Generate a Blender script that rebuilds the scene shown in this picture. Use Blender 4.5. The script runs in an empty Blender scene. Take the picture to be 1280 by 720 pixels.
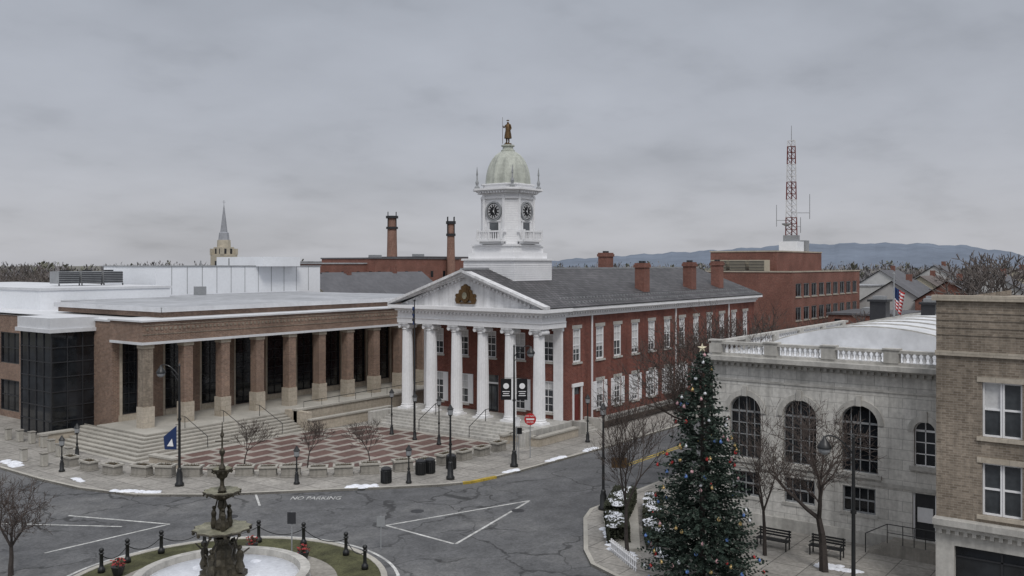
import bpy, math, random
from mathutils import Vector, Matrix
R=random.Random(7)
scene=bpy.context.scene
COL=scene.collection
rad=math.radians

# ------------------------------------------------------------ materials
def newmat(name):
    m=bpy.data.materials.new(name); m.use_nodes=True
    nt=m.node_tree; b=nt.nodes['Principled BSDF']
    return m,nt,b
def N(nt,t,**k):
    n=nt.nodes.new(t)
    for a,v in k.items(): setattr(n,a,v)
    return n
def mixc(nt,fac,a,b,mode='MIX'):
    n=N(nt,'ShaderNodeMix',data_type='RGBA',blend_type=mode)
    for sock,v in ((0,fac),(6,a),(7,b)):
        if isinstance(v,bpy.types.NodeSocket): nt.links.new(v,n.inputs[sock])
        elif sock==0: n.inputs[0].default_value=v
        else: n.inputs[sock].default_value=(v[0],v[1],v[2],1)
    return n.outputs[2]
def ramp(nt,src,stops):
    r=N(nt,'ShaderNodeValToRGB')
    el=r.color_ramp.elements
    while len(el)<len(stops): el.new(0.5)
    for e,(p,c) in zip(el,stops):
        e.position=p
        e.color=(c,c,c,1) if not isinstance(c,tuple) else (c[0],c[1],c[2],1)
    nt.links.new(src,r.inputs[0]); return r.outputs[0]
def noise(nt,vec,scale,detail=4,rough=0.6):
    n=N(nt,'ShaderNodeTexNoise'); n.inputs['Scale'].default_value=scale
    n.inputs['Detail'].default_value=detail; n.inputs['Roughness'].default_value=rough
    nt.links.new(vec,n.inputs['Vector']); return n.outputs[0]
def objco(nt):
    return N(nt,'ShaderNodeTexCoord').outputs['Object']
def plain(name,c,rough=0.7,var=0.25,sc=0.6,fine=9.0,metal=0.0,bump=0.0,streak=False,spec=0.3):
    m,nt,b=newmat(name); co=objco(nt)
    n1=noise(nt,co,sc,5); n2=noise(nt,co,fine,3)
    f1=ramp(nt,n1,[(0.3,1-var),(0.7,1+var*0.4)])
    f2=ramp(nt,n2,[(0.3,1-var*0.6),(0.7,1+var*0.3)])
    x=mixc(nt,1.0,c,f1,'MULTIPLY'); x=mixc(nt,1.0,x,f2,'MULTIPLY')
    if streak:
        mp=N(nt,'ShaderNodeMapping'); mp.inputs['Scale'].default_value=(2.2,2.2,0.18)
        nt.links.new(co,mp.inputs[0]); n3=noise(nt,mp.outputs[0],1.0,5)
        x=mixc(nt,1.0,x,ramp(nt,n3,[(0.35,0.74),(0.6,1.0)]),'MULTIPLY')
    nt.links.new(x,b.inputs['Base Color'])
    b.inputs['Roughness'].default_value=rough; b.inputs['Metallic'].default_value=metal
    b.inputs['Specular IOR Level'].default_value=spec
    if bump:
        bp=N(nt,'ShaderNodeBump'); bp.inputs['Strength'].default_value=bump; bp.inputs['Distance'].default_value=0.05
        nt.links.new(n2,bp.inputs['Height']); nt.links.new(bp.outputs[0],b.inputs['Normal'])
    return m
def wallco(nt):
    co=objco(nt); s=N(nt,'ShaderNodeSeparateXYZ'); nt.links.new(co,s.inputs[0])
    a=N(nt,'ShaderNodeMath',operation='ADD'); nt.links.new(s.outputs[0],a.inputs[0]); nt.links.new(s.outputs[1],a.inputs[1])
    c=N(nt,'ShaderNodeCombineXYZ'); nt.links.new(a.outputs[0],c.inputs[0]); nt.links.new(s.outputs[2],c.inputs[1])
    return co,c.outputs[0]
def brickmat(name,c1,c2,mortar,w=0.3,h=0.1,ms=0.012,var=0.3,rough=0.85,flat=False,off=0.5,streak=False):
    m,nt,b=newmat(name)
    co,wc=wallco(nt)
    if flat: wc=co
    t=N(nt,'ShaderNodeTexBrick'); t.offset=off
    nt.links.new(wc,t.inputs['Vector'])
    t.inputs['Color1'].default_value=(*c1,1); t.inputs['Color2'].default_value=(*c2,1); t.inputs['Mortar'].default_value=(*mortar,1)
    t.inputs['Scale'].default_value=1; t.inputs['Mortar Size'].default_value=ms
    t.inputs['Brick Width'].default_value=w; t.inputs['Row Height'].default_value=h
    t.inputs['Mortar Smooth'].default_value=0.1
    n1=noise(nt,co,0.35,5); n2=noise(nt,co,5,3)
    x=mixc(nt,1.0,t.outputs[0],ramp(nt,n1,[(0.3,1-var),(0.7,1.1)]),'MULTIPLY')
    x=mixc(nt,1.0,x,ramp(nt,n2,[(0.3,1-var*0.8),(0.7,1.15)]),'MULTIPLY')
    if streak:
        mp=N(nt,'ShaderNodeMapping'); mp.inputs['Scale'].default_value=(1.6,1.6,0.14)
        nt.links.new(co,mp.inputs[0]); n3=noise(nt,mp.outputs[0],1.0,6,.65)
        x=mixc(nt,1.0,x,ramp(nt,n3,[(0.36,0.72),(0.55,1.0)]),'MULTIPLY')
    nt.links.new(x,b.inputs['Base Color']); b.inputs['Roughness'].default_value=rough
    b.inputs['Specular IOR Level'].default_value=0.2
    return m

M={}
M['brick_red']=brickmat('brick_red',(.235,.068,.048),(.165,.046,.036),(.26,.18,.15),ms=.011,streak=True)
M['brick_far']=brickmat('brick_far',(.25,.10,.075),(.2,.085,.065),(.28,.2,.17),ms=.01)
M['brick_stack']=brickmat('brick_stack',(.30,.17,.13),(.25,.14,.11),(.3,.22,.18),ms=.01)
M['brick_brown']=brickmat('brick_brown',(.26,.16,.115),(.175,.105,.08),(.35,.29,.24),ms=.015)
M['brick_tan']=brickmat('brick_tan',(.34,.285,.225),(.22,.18,.14),(.35,.305,.255),ms=.014,streak=True)
M['limestone']=brickmat('limestone',(.62,.605,.57),(.56,.545,.51),(.37,.36,.34),w=1.3,h=.5,ms=.014,var=.16,streak=True)
M['stone_warm']=brickmat('stone_warm',(.46,.41,.34),(.42,.37,.30),(.30,.27,.23),w=1.0,h=.45,ms=.01,var=.2)
M['stone']=plain('stone',(.53,.515,.48),.8,.22,.5,6,streak=True)
M['white']=plain('white_paint',(.82,.82,.83),.55,.10,.4,5,streak=False)
M['white_weather']=plain('weathered_white_paint',(.76,.76,.77),.6,.16,.5,5,streak=True)
M['coping']=plain('pale_metal',(.66,.67,.69),.5,.12,.4,4)
M['membrane']=plain('roof_membrane',(.40,.41,.43),.85,.28,.15,1.2)
M['membrane_white']=plain('white_roof_membrane',(.70,.71,.73),.8,.25,.25,1.5)
M['penthouse']=plain('penthouse_panel',(.80,.82,.85),.6,.08,.2,3)
M['concrete']=plain('concrete',(.34,.32,.285),.85,.25,.4,6,streak=True)
M['concrete_top']=plain('concrete_light',(.44,.42,.375),.85,.24,.5,7)
M['iron']=plain('black_iron',(.018,.019,.02),.4,.3,.5,8,spec=.5)
M['dark']=plain('dark_metal',(.035,.036,.04),.45,.2,.5,5)
M['blind']=plain('window_blind',(.60,.60,.60),.7,.14,.5,8)
M['grey']=plain('grey_metal',(.3,.31,.32),.5,.2,.5,5)
M['bronze']=plain('bronze',(.15,.09,.04),.45,.4,1.5,7,metal=.5)
M['fountain']=plain('fountain_bronze',(.075,.066,.048),.5,.55,2.5,9,metal=.3,bump=.5)
M['fountain_rim']=plain('fountain_patina',(.27,.26,.19),.6,.45,2.0,9)
M['snow']=plain('snow',(.80,.82,.87),.6,.14,1.5,6,bump=.4)
M['grass']=plain('grass',(.10,.10,.05),.95,.6,.9,12,bump=.6)
M['soil']=plain('mulch',(.06,.045,.033),.95,.5,1,12,bump=.5)
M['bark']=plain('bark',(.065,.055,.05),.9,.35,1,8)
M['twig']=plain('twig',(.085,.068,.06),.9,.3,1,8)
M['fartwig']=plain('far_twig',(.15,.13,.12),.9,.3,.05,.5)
M['hazetwig']=plain('hazy_twig',(.22,.21,.215),.95,.3,.02,.2,spec=0)  # twig colour paled to paint in haze over the far woodland
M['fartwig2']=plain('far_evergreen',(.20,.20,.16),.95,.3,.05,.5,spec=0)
M['needle']=plain('dark_needles',(.024,.040,.030),.8,.4,1.0,6)
M['needle2']=plain('light_needles',(.07,.095,.075),.8,.4,1.0,6)
M['hedge']=plain('hedge_leaves',(.05,.055,.035),.85,.5,2,9)
M['dryplant']=plain('dry_plant',(.2,.15,.09),.9,.4,2,9)
M['copper']=plain('dome_metal',(.50,.52,.46),.55,.22,.9,5,streak=True)
M['red']=plain('red_paint',(.5,.03,.03),.4,.1)
M['flower']=plain('red_petals',(.35,.05,.05),.7,.3)
M['blue']=plain('navy_cloth',(.02,.04,.12),.7,.1)
M['black']=plain('black_paint',(.012,.012,.014),.5,.1)
M['paint_white']=plain('road_paint',(.60,.60,.58),.8,.55,1.6,9)
M['paint_yellow']=plain('yellow_road_paint',(.50,.36,.06),.8,.45,1.6,9)
M['door']=plain('painted_door',(.16,.035,.03),.5,.15)
M['steeple_stone']=plain('steeple_stone',(.52,.47,.38),.8,.2,.1,1)
M['spire']=plain('spire_slate',(.34,.35,.38),.7,.2,.1,1)
M['housewhite']=plain('siding',(.5,.5,.49),.8,.15,.1,1)
M['housecream']=plain('cream_siding',(.46,.42,.33),.8,.15,.1,1)
M['hroof']=plain('shingle_grey',(.13,.13,.14),.85,.25,.2,1.5)
M['hroof2']=plain('shingle_brown',(.17,.145,.135),.85,.25,.2,1.5)
M['gold']=plain('pale_star',(.75,.68,.5),.4,.1,metal=.2)

def glassmat(name,c=(.012,.014,.017),rough=.08,spec=.5):
    m,nt,b=newmat(name); co=objco(nt)
    n=noise(nt,co,.55,4)
    x=ramp(nt,n,[(.35,tuple(v*.5 for v in c)),(.7,tuple(v*2.2 for v in c))])
    nt.links.new(x,b.inputs['Base Color']); b.inputs['Roughness'].default_value=rough
    b.inputs['Specular IOR Level'].default_value=spec
    n2=noise(nt,co,1.3,2); bp=N(nt,'ShaderNodeBump'); bp.inputs['Strength'].default_value=.06
    nt.links.new(n2,bp.inputs['Height']); nt.links.new(bp.outputs[0],b.inputs['Normal'])
    return m
M['glass']=glassmat('dark_glass')
M['glass2']=glassmat('window_glass',(.045,.05,.055),.06,.8)

def roofmat():
    m,nt,b=newmat('slate_roof'); co=objco(nt)
    s=N(nt,'ShaderNodeSeparateXYZ'); nt.links.new(co,s.inputs[0])
    c=N(nt,'ShaderNodeCombineXYZ'); nt.links.new(s.outputs[0],c.inputs[0]); nt.links.new(s.outputs[1],c.inputs[1])
    t=N(nt,'ShaderNodeTexBrick'); nt.links.new(c.outputs[0],t.inputs['Vector'])
    t.inputs['Color1'].default_value=(.10,.095,.10,1); t.inputs['Color2'].default_value=(.05,.048,.052,1); t.inputs['Mortar'].default_value=(.018,.018,.018,1)
    t.inputs['Scale'].default_value=1; t.inputs['Brick Width'].default_value=.5; t.inputs['Row Height'].default_value=.42; t.inputs['Mortar Size'].default_value=.045
    x=mixc(nt,1.0,t.outputs[0],ramp(nt,noise(nt,co,.25,5),[(.3,.7),(.7,1.4)]),'MULTIPLY')
    nt.links.new(x,b.inputs['Base Color']); b.inputs['Roughness'].default_value=.65
    return m
M['slate']=roofmat()

def asphaltmat():
    m,nt,b=newmat('asphalt'); co=objco(nt)
    n1=noise(nt,co,.12,6,.65); n2=noise(nt,co,6,5,.8); n3=noise(nt,co,.9,5,.7)
    x=ramp(nt,n1,[(.32,(.085,.086,.090)),(.5,(.118,.119,.122)),(.68,(.165,.164,.162))])
    x=mixc(nt,1.0,x,ramp(nt,n2,[(.3,.6),(.7,1.35)]),'MULTIPLY')
    x=mixc(nt,1.0,x,ramp(nt,n3,[(.35,.76),(.65,1.18)]),'MULTIPLY')
    wn=N(nt,'ShaderNodeTexNoise'); wn.inputs['Scale'].default_value=.5; wn.inputs['Detail'].default_value=5
    nt.links.new(co,wn.inputs['Vector'])
    va=N(nt,'ShaderNodeVectorMath',operation='MULTIPLY_ADD'); nt.links.new(wn.outputs['Color'],va.inputs[0])
    va.inputs[1].default_value=(3.2,3.2,0); nt.links.new(co,va.inputs[2])
    v=N(nt,'ShaderNodeTexVoronoi',feature='DISTANCE_TO_EDGE'); v.inputs['Scale'].default_value=.25; nt.links.new(va.outputs[0],v.inputs['Vector'])
    crack=ramp(nt,v.outputs['Distance'],[(0.0,.38),(.012,.5),(.02,1.0)])
    msk=ramp(nt,noise(nt,co,.09,3),[(.42,0.0),(.54,1.0)])
    x2=mixc(nt,1.0,x,crack,'MULTIPLY'); x=mixc(nt,msk,x,x2)
    nt.links.new(x,b.inputs['Base Color']); b.inputs['Roughness'].default_value=.8
    b.inputs['Specular IOR Level'].default_value=.35
    return m
M['asphalt']=asphaltmat()
M['sidewalk']=brickmat('sidewalk_concrete',(.37,.35,.32),(.31,.295,.27),(.15,.14,.13),w=1.6,h=1.6,ms=.025,var=.32,flat=True,off=0.0)
M['plaza']=brickmat('plaza_paving',(.17,.11,.095),(.145,.092,.082),(.345,.315,.28),w=2.6,h=1.75,ms=.24,var=.28,flat=True,off=.5)
def groundmat():
    m,nt,b=newmat('town_ground'); co=objco(nt)
    x=ramp(nt,noise(nt,co,.02,6),[(.35,(.12,.11,.085)),(.5,(.16,.15,.13)),(.65,(.10,.11,.06))])
    nt.links.new(x,b.inputs['Base Color']); b.inputs['Roughness'].default_value=.95
    return m
M['ground']=groundmat()
M['hill']=plain('hazy_hill',(.185,.215,.265),1.0,.16,.004,.02,spec=0)  # distance haze is painted into the bluish base colour

# ------------------------------------------------------------ mesh builder
class MB:
    def __init__(s): s.v=[]; s.f=[]; s.m=[]
    def add(s,vs,fs,m=0):
        o=len(s.v); s.v+= [tuple(p) for p in vs]
        for f in fs: s.f.append([o+i for i in f]); s.m.append(m)
    def poly(s,vs,m=0): s.add(vs,[list(range(len(vs)))],m)
    def box(s,x0,x1,y0,y1,z0,z1,m=0):
        s.add([(x0,y0,z0),(x1,y0,z0),(x1,y1,z0),(x0,y1,z0),(x0,y0,z1),(x1,y0,z1),(x1,y1,z1),(x0,y1,z1)],
              [(3,2,1,0),(4,5,6,7),(0,1,5,4),(1,2,6,5),(2,3,7,6),(3,0,4,7)],m)
    def cbox(s,cx,cy,w,d,z0,z1,m=0): s.box(cx-w/2,cx+w/2,cy-d/2,cy+d/2,z0,z1,m)
    def prism(s,pts,z0,z1,m=0):
        n=len(pts)
        s.add([(x,y,z0) for x,y in pts]+[(x,y,z1) for x,y in pts],
              [list(range(n))[::-1],list(range(n,2*n))]+[(i,(i+1)%n,n+(i+1)%n,n+i) for i in range(n)],m)
    def lathe(s,prof,cx=0,cy=0,n=16,m=0,mod=None,ph=0,closed=True):
        vs=[];fs=[];k=len(prof)
        for r,z in prof:
            for i in range(n):
                a=ph+2*math.pi*i/n; rr=r*(mod(i,n,z) if mod else 1)
                vs.append((cx+rr*math.cos(a),cy+rr*math.sin(a),z))
        for j in range(k-1):
            for i in range(n): fs.append((j*n+i,j*n+(i+1)%n,(j+1)*n+(i+1)%n,(j+1)*n+i))
        if closed: fs.append(list(range(n))[::-1]); fs.append([(k-1)*n+i for i in range(n)])
        s.add(vs,fs,m)
    def tube(s,p0,p1,r0,r1,n=5,m=0):
        p0=Vector(p0);p1=Vector(p1);d=p1-p0
        if d.length<1e-6: return
        d.normalize(); a=d.orthogonal().normalized(); b=d.cross(a); vs=[]
        for p,r in ((p0,r0),(p1,r1)):
            for i in range(n):
                t=2*math.pi*i/n; vs.append(p+a*(r*math.cos(t))+b*(r*math.sin(t)))
        s.add(vs,[(i,(i+1)%n,n+(i+1)%n,n+i) for i in range(n)]+[list(range(n))[::-1],list(range(n,2*n))],m)
    def path(s,pts,r,n=6,m=0):
        for a,b in zip(pts,pts[1:]): s.tube(a,b,r,r,n,m)
    def ball(s,c,r,m=0,n=8,sz=1.0):
        prof=[(max(r*math.sin(math.pi*j/6),1e-3),c[2]-r*sz*math.cos(math.pi*j/6)) for j in range(7)]
        s.lathe(prof,c[0],c[1],n,m)
    def mesh(s,name,mats,o=(0,0,0),smooth=False):
        me=bpy.data.meshes.new(name)
        me.from_pydata([(x-o[0],y-o[1],z-o[2]) for x,y,z in s.v],[],s.f)
        for mt in mats: me.materials.append(M[mt] if isinstance(mt,str) else mt)
        me.polygons.foreach_set('material_index',s.m)
        if smooth: me.polygons.foreach_set('use_smooth',[True]*len(s.f))
        me.update(); return me
ORG={}
def thing(name,label,cat,loc=(0,0,0),group=None):
    e=bpy.data.objects.new(name,None); e.empty_display_size=.5; e.location=loc
    COL.objects.link(e); e['label']=label; e['category']=cat
    if group: e['group']=group
    ORG[e.name]=Vector(loc); return e
def part(mb,name,par,mats,label=None,smooth=False):
    o=ORG[par.name]
    ob=bpy.data.objects.new(name,mb.mesh(name,mats,o,smooth)); COL.objects.link(ob); ob.parent=par
    ORG[ob.name]=o
    if label: ob['label']=label
    return ob
def meshthing(mb,name,label,cat,mats,group=None,loc=(0,0,0),smooth=False):
    ob=bpy.data.objects.new(name,mb.mesh(name,mats,loc,smooth)); ob.location=loc; COL.objects.link(ob)
    ob['label']=label; ob['category']=cat
    if group: ob['group']=group
    ORG[ob.name]=Vector(loc); return ob
def structure(mb,name,mats):
    ob=bpy.data.objects.new(name,mb.mesh(name,mats)); COL.objects.link(ob); ob['kind']='structure'; return ob
def bevel(ob,w=.02,seg=2):
    b=ob.modifiers.new('b','BEVEL'); b.width=w; b.segments=seg; b.limit_method='ANGLE'
def clone(root,loc,rz=0,s=1.0,label=None):
    def cp(o,par):
        n=o.copy(); COL.objects.link(n)
        if par is not None: n.parent=par
        for ch in list(o.children): cp(ch,n)
        return n
    loc=tuple(loc) if len(loc)==3 else (loc[0],loc[1],0)
    n=cp(root,None); n.location=loc; n.rotation_euler=(0,0,rz); n.scale=(s,s,s) if not isinstance(s,tuple) else s
    if label: n['label']=label
    return n
FR={'-Y':0.0,'-X':-math.pi/2}
def wall(mb,facing,plane,a0,a1,z0,z1,ops,depth=.25,m=0):
    P=(lambda a,d,z:(a,plane+d,z)) if facing=='-Y' else (lambda a,d,z:(plane+d,a,z))
    A=sorted({a0,a1}|{o[0] for o in ops}|{o[1] for o in ops}); Z=sorted({z0,z1}|{o[2] for o in ops}|{o[3] for o in ops})
    for i in range(len(A)-1):
        for j in range(len(Z)-1):
            ca=(A[i]+A[i+1])/2; cz=(Z[j]+Z[j+1])/2
            if any(o[0]<ca<o[1] and o[2]<cz<o[3] for o in ops): continue
            mb.poly([P(A[i],0,Z[j]),P(A[i+1],0,Z[j]),P(A[i+1],0,Z[j+1]),P(A[i],0,Z[j+1])],m)
    for o in ops:
        l,r,b,t=o
        for q in ([(l,b),(l,t)],[(r,b),(r,t)],[(l,b),(r,b)],[(l,t),(r,t)]):
            (u0,w0),(u1,w1)=q
            mb.poly([P(u0,0,w0),P(u1,0,w1),P(u1,depth,w1),P(u0,depth,w0)],m)
WC={}
def window(par,x,y,z,facing,w,h,cols=2,rows=2,frame='white',glass='glass2',sill=True,shutter=False,blind=0.0,ft=.09,lintel=None,sillmat='stone'):
    key=('w',w,h,cols,rows,frame,glass,blind,ft)
    if key not in WC:
        g=MB(); g.box(-w/2+.01,w/2-.01,.16,.2,.01,h-.01,0)
        if blind>0: g.box(-w/2+ft,w/2-ft,.145,.155,h*(1-blind),h-ft,1)
        f=MB()
        f.box(-w/2+.002,-w/2+ft,.05,.14,0.002,h-.002); f.box(w/2-ft,w/2-.002,.05,.14,.002,h-.002)
        f.box(-w/2+ft,w/2-ft,.05,.14,.002,ft); f.box(-w/2+ft,w/2-ft,.05,.14,h-ft,h-.002)
        for i in range(1,cols):
            cx=-w/2+w*i/cols; f.box(cx-.02,cx+.02,.09,.135,ft,h-ft)
        for j in range(1,rows):
            cz=h*j/rows; t=.04 if j*2==rows else .02
            f.box(-w/2+ft,w/2-ft,.085,.14,cz-t,cz+t)
        WC[key]=(g.mesh('window',[glass,'blind']),f.mesh('frame',[frame]))
    gm,fm=WC[key]; o=ORG[par.name]
    wo=bpy.data.objects.new('window',gm); COL.objects.link(wo); wo.parent=par
    wo.location=(x-o[0],y-o[1],z-o[2]); wo.rotation_euler=(0,0,FR[facing])
    def sub(nm,me,loc=(0,0,0)):
        s=bpy.data.objects.new(nm,me); COL.objects.link(s); s.parent=wo; s.location=loc
    sub('frame',fm)
    if sill:
        k=('s',w,sillmat)
        if k not in WC:
            b=MB(); b.box(-w/2-.12,w/2+.12,-.1,.05,-.16,-.004); WC[k]=b.mesh('sill',[sillmat])
        sub('sill',WC[k])
    if lintel:
        k=('l',w,h,lintel)
        if k not in WC:
            b=MB(); b.box(-w/2-.14,w/2+.14,-.04,-.002,h+.004,h+.3); WC[k]=b.mesh('lintel',[lintel])
        sub('lintel',WC[k])
    if shutter:
        k=('sh',w,h)
        if k not in WC:
            b=MB(); sw=w*.46
            b.box(0,sw,-.05,-.004,0,h)
            for j in range(int(h/.14)): b.box(.06,sw-.06,-.075,-.05,.05+j*.14,.05+j*.14+.08)
            WC[k]=b.mesh('shutter',['white'])
        sub('shutter',WC[k],(-w/2-w*.46-.01,0,0)); sub('shutter',WC[k],(w/2+.01,0,0))
    return wo
def text_mesh(s,size,extr=.01):
    c=bpy.data.curves.new('t','FONT'); c.body=s; c.size=size; c.extrude=extr; c.align_x='CENTER'; c.align_y='CENTER'
    o=bpy.data.objects.new('t',c); COL.objects.link(o)
    me=bpy.data.meshes.new_from_object(o.evaluated_get(bpy.context.evaluated_depsgraph_get()))
    bpy.data.objects.remove(o); return me

# ------------------------------------------------------------ ground, roads
mb=MB(); mb.poly([(-6000,-6000,0),(6000,-6000,0),(6000,6000,0),(-6000,6000,0)]); structure(mb,'ground',['ground'])
mb=MB(); mb.poly([(-60,-60,.004),(126,-60,.004),(126,150,.004),(-60,150,.004)]); structure(mb,'road',['asphalt'])
curbA=[(29.4,150),(29.4,75),(29.3,60),(29.6,55.7),(30.7,51.4),(33.2,48.0),(36.5,44.9),(41,40.6),(43.6,38.3),(45.4,37.2),(47.5,36.8),(50,36.6),(60,36.1),(116,35.4)]
blockA=curbA+[(116,150)]
curbB=[(116,27.9),(44.4,27.7),(42.6,27.0),(37.9,24.0),(36.3,22.6),(35.5,20.8),(35.2,17),(35,-30)]
blockB=curbB+[(116,-30)]
mb=MB(); mb.prism(blockA,-.05,.13); structure(mb,'pavement',['sidewalk'])
mb=MB(); mb.prism(blockB,-.05,.13); structure(mb,'pavement',['sidewalk'])
def strip(pts,w,z0,z1,closed=False,side=1):
    mb=MB(); L=[]
    n=len(pts)
    for i,p in enumerate(pts):
        a=Vector(pts[(i-1)%n] if (closed or i>0) else p); b=Vector(pts[(i+1)%n] if (closed or i<n-1) else p)
        d=(b-a).normalized(); nn=Vector((-d.y,d.x))*side
        L.append((p,(p[0]+nn.x*w,p[1]+nn.y*w)))
    rng=range(n) if closed else range(n-1)
    for i in rng:
        (a,a2),(b,b2)=L[i],L[(i+1)%n]
        if z0==z1: mb.poly([(*a,z1),(*b,z1),(*b2,z1),(*a2,z1)])
        else: mb.prism([a,b,b2,a2],z0,z1)
    return mb
structure(strip(curbA,.22,-.04,.142),'kerb',['concrete_top']); structure(strip(curbB,.22,-.04,.142),'kerb',['concrete_top'])
structure(strip([(44.9,37.45),(45.4,37.17),(47.5,36.77)],.24,0,.147),'kerb_paint',['paint_yellow'])
plaza=[(35.8,59.2),(35.6,56.6),(37.4,53),(41.6,48.2),(47.2,43.4),(56.0,43.2),(56.0,57.2),(51.3,58.9)]
mb=MB(); mb.poly([(x,y,.134) for x,y in plaza]); structure(mb,'plaza_paving',['plaza'])
structure(strip(plaza,.35,.13,.15,closed=True,side=-1),'plaza_border',['concrete_top'])
def line(a,b,w=.15,z=.008,mat='paint_white'):
    a=Vector(a);b=Vector(b);d=(b-a).normalized();n=Vector((-d.y,d.x))*w/2
    mb=MB(); mb.poly([(*(a-n),z),(*(b-n),z),(*(b+n),z),(*(a+n),z)]); structure(mb,'road_marking',[mat])
T1,T2,T3=(35.4,34.9),(35.1,29.9),(44.0,31.7)
line(T1,T2);line((35.15,29.8),T3,.15,.012);line(T1,(44.2,31.75),.15,.010)
line((26.2,50.4),(28.6,44.4));line((28.6,44.4),(22.1,44.8),.15,.010);line((23.2,51.8),(26.8,46),.13,.012)
line((35.4,45.9),(33.9,43.6),.13);line((55,32.1),(110,31.9),.14,.008,'paint_yellow');line((55,31.8),(110,31.6),.14,.008,'paint_yellow')
tm=text_mesh('NO PARKING',.62,.0); tm.materials.append(M['paint_white'])
to=bpy.data.objects.new('road_lettering',tm); COL.objects.link(to); to['kind']='structure'
to.location=(37.0,42.3,.012); to.rotation_euler=(0,0,math.atan2(-2.2,1.7)); to.scale=(.8,1.7,1)
for p in [(31.5,43.0),(38.5,35.5),(42,31)]:
    mb=MB(); mb.lathe([(.38,.005),(.38,.014)],p[0],p[1],18,0)
    meshthing(mb,'manhole_cover','round iron manhole cover in the asphalt','manhole cover',['dark'],'manhole covers in the road',(p[0],p[1],0))

# ------------------------------------------------------------ fountain island
FC=(24.3,33.8)
def circ(r,n=64): return [(FC[0]+r*math.cos(2*math.pi*i/n),FC[1]+r*math.sin(2*math.pi*i/n)) for i in range(n)]
mb=MB(); mb.prism(circ(6.8),-.05,.12); structure(mb,'island_lawn',['grass'])
structure(strip(circ(6.8),.28,-.04,.15,True,-1),'kerb',['concrete_top'])
structure(strip(circ(7.5),.15,.008,.008,True,-1),'road_marking',['paint_white'])
mb=MB(); mb.prism(circ(4.9),-.04,.135); structure(mb,'fountain_apron',['concrete'])
ft=thing('fountain','tiered bronze fountain with ornate finial in a round white basin','fountain',(FC[0],FC[1],.13))
mb=MB(); mb.lathe([(3.7,.13),(3.75,.25),(3.6,.3),(3.58,.55),(3.72,.59),(3.72,.7),(3.3,.72),(3.25,.45),(3.2,.4)],*FC,48,0); part(mb,'basin',ft,['stone'],smooth=False)
mb=MB(); mb.lathe([(3.24,.41),(3.24,.46)],*FC,40,0)
for i in range(22):
    a=R.uniform(0,6.28); r=R.uniform(.6,2.7); mb.ball((FC[0]+r*math.cos(a),FC[1]+r*math.sin(a),.44),R.uniform(.2,.5),0,8,.18)
part(mb,'snow_cover',ft,['snow'],smooth=True)
mb=MB()
oct_=lambda i,n,z:1+.10*(1 if i%2 else -1)
mb.lathe([(1.0,.45),(1.0,.66),(.8,.76),(.74,1.0),(.5,1.1),(.38,1.35),(.45,1.7),(.27,1.95),(.34,2.2)],*FC,16,0,oct_)
for k in range(4):
    a=k*math.pi/2+.4; cx,cy=FC[0]+.85*math.cos(a),FC[1]+.85*math.sin(a)
    mb.lathe([(.17,.8),(.22,1.0),(.13,1.25),(.18,1.5),(.12,1.68),(.05,1.73)],cx,cy,8,0); mb.ball((cx,cy,1.84),.1,0)
    mb.tube((cx,cy,1.5),(FC[0]+1.3*math.cos(a),FC[1]+1.3*math.sin(a),1.85),.05,.03)
    mb.tube((cx,cy,1.55),(FC[0]+.5*math.cos(a+.3),FC[1]+.5*math.sin(a+.3),2.2),.05,.04)
part(mb,'pedestal',ft,['fountain'],smooth=False)
scal=lambda i,n,z:1+.06*math.cos(i*math.pi)
def bowl(z,r,nm):
    mb=MB(); mb.lathe([(.12,z-.36),(.2,z-.3),(r*.6,z-.16),(r*.95,z-.02),(r*1.05,z+.04),(r*1.02,z+.09)],*FC,24,0,scal,closed=False)
    mb.lathe([(r*1.02,z+.09),(r*.85,z+.03),(.2,z-.0)],*FC,24,1,scal,closed=False)
    for i in range(12):
        a=i*math.pi/6; mb.ball((FC[0]+r*1.03*math.cos(a),FC[1]+r*1.03*math.sin(a),z-.05),.08 if r>1 else .05,0,6)
    part(mb,nm,ft,['fountain','fountain_rim'],smooth=False)
bowl(2.55,1.15,'bowl'); bowl(4.15,.74,'bowl'); bowl(5.1,.4,'bowl')
mb=MB()
mb.lathe([(.2,2.5),(.3,2.65),(.26,2.9),(.14,3.05),(.12,3.4),(.2,3.55),(.16,3.8)],*FC,12,0)
for k in range(3):
    a=k*2.094; cx,cy=FC[0]+.38*math.cos(a),FC[1]+.38*math.sin(a)
    mb.lathe([(.11,2.6),(.14,2.8),(.09,3.05),(.12,3.25),(.05,3.4)],cx,cy,8,0); mb.ball((cx,cy,3.48),.08,0)
    mb.tube((cx,cy,3.2),(FC[0]+.2*math.cos(a+.5),FC[1]+.2*math.sin(a+.5),3.85),.04,.03)
mb.lathe([(.13,4.1),(.18,4.25),(.09,4.45),(.08,4.65),(.13,4.78)],*FC,10,0)
mb.lathe([(.11,5.05),(.15,5.2),(.06,5.4),(.05,5.7),(.12,5.85),(.12,5.95),(.04,6.05),(.035,6.5),(.09,6.6),(.03,6.8),(.012,7.2)],*FC,10,0)
mb.tube((FC[0]-.18,FC[1]+.24,6.35),(FC[0]+.18,FC[1]-.24,6.35),.025,.025)
part(mb,'finial',ft,['fountain'],smooth=False)

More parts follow.
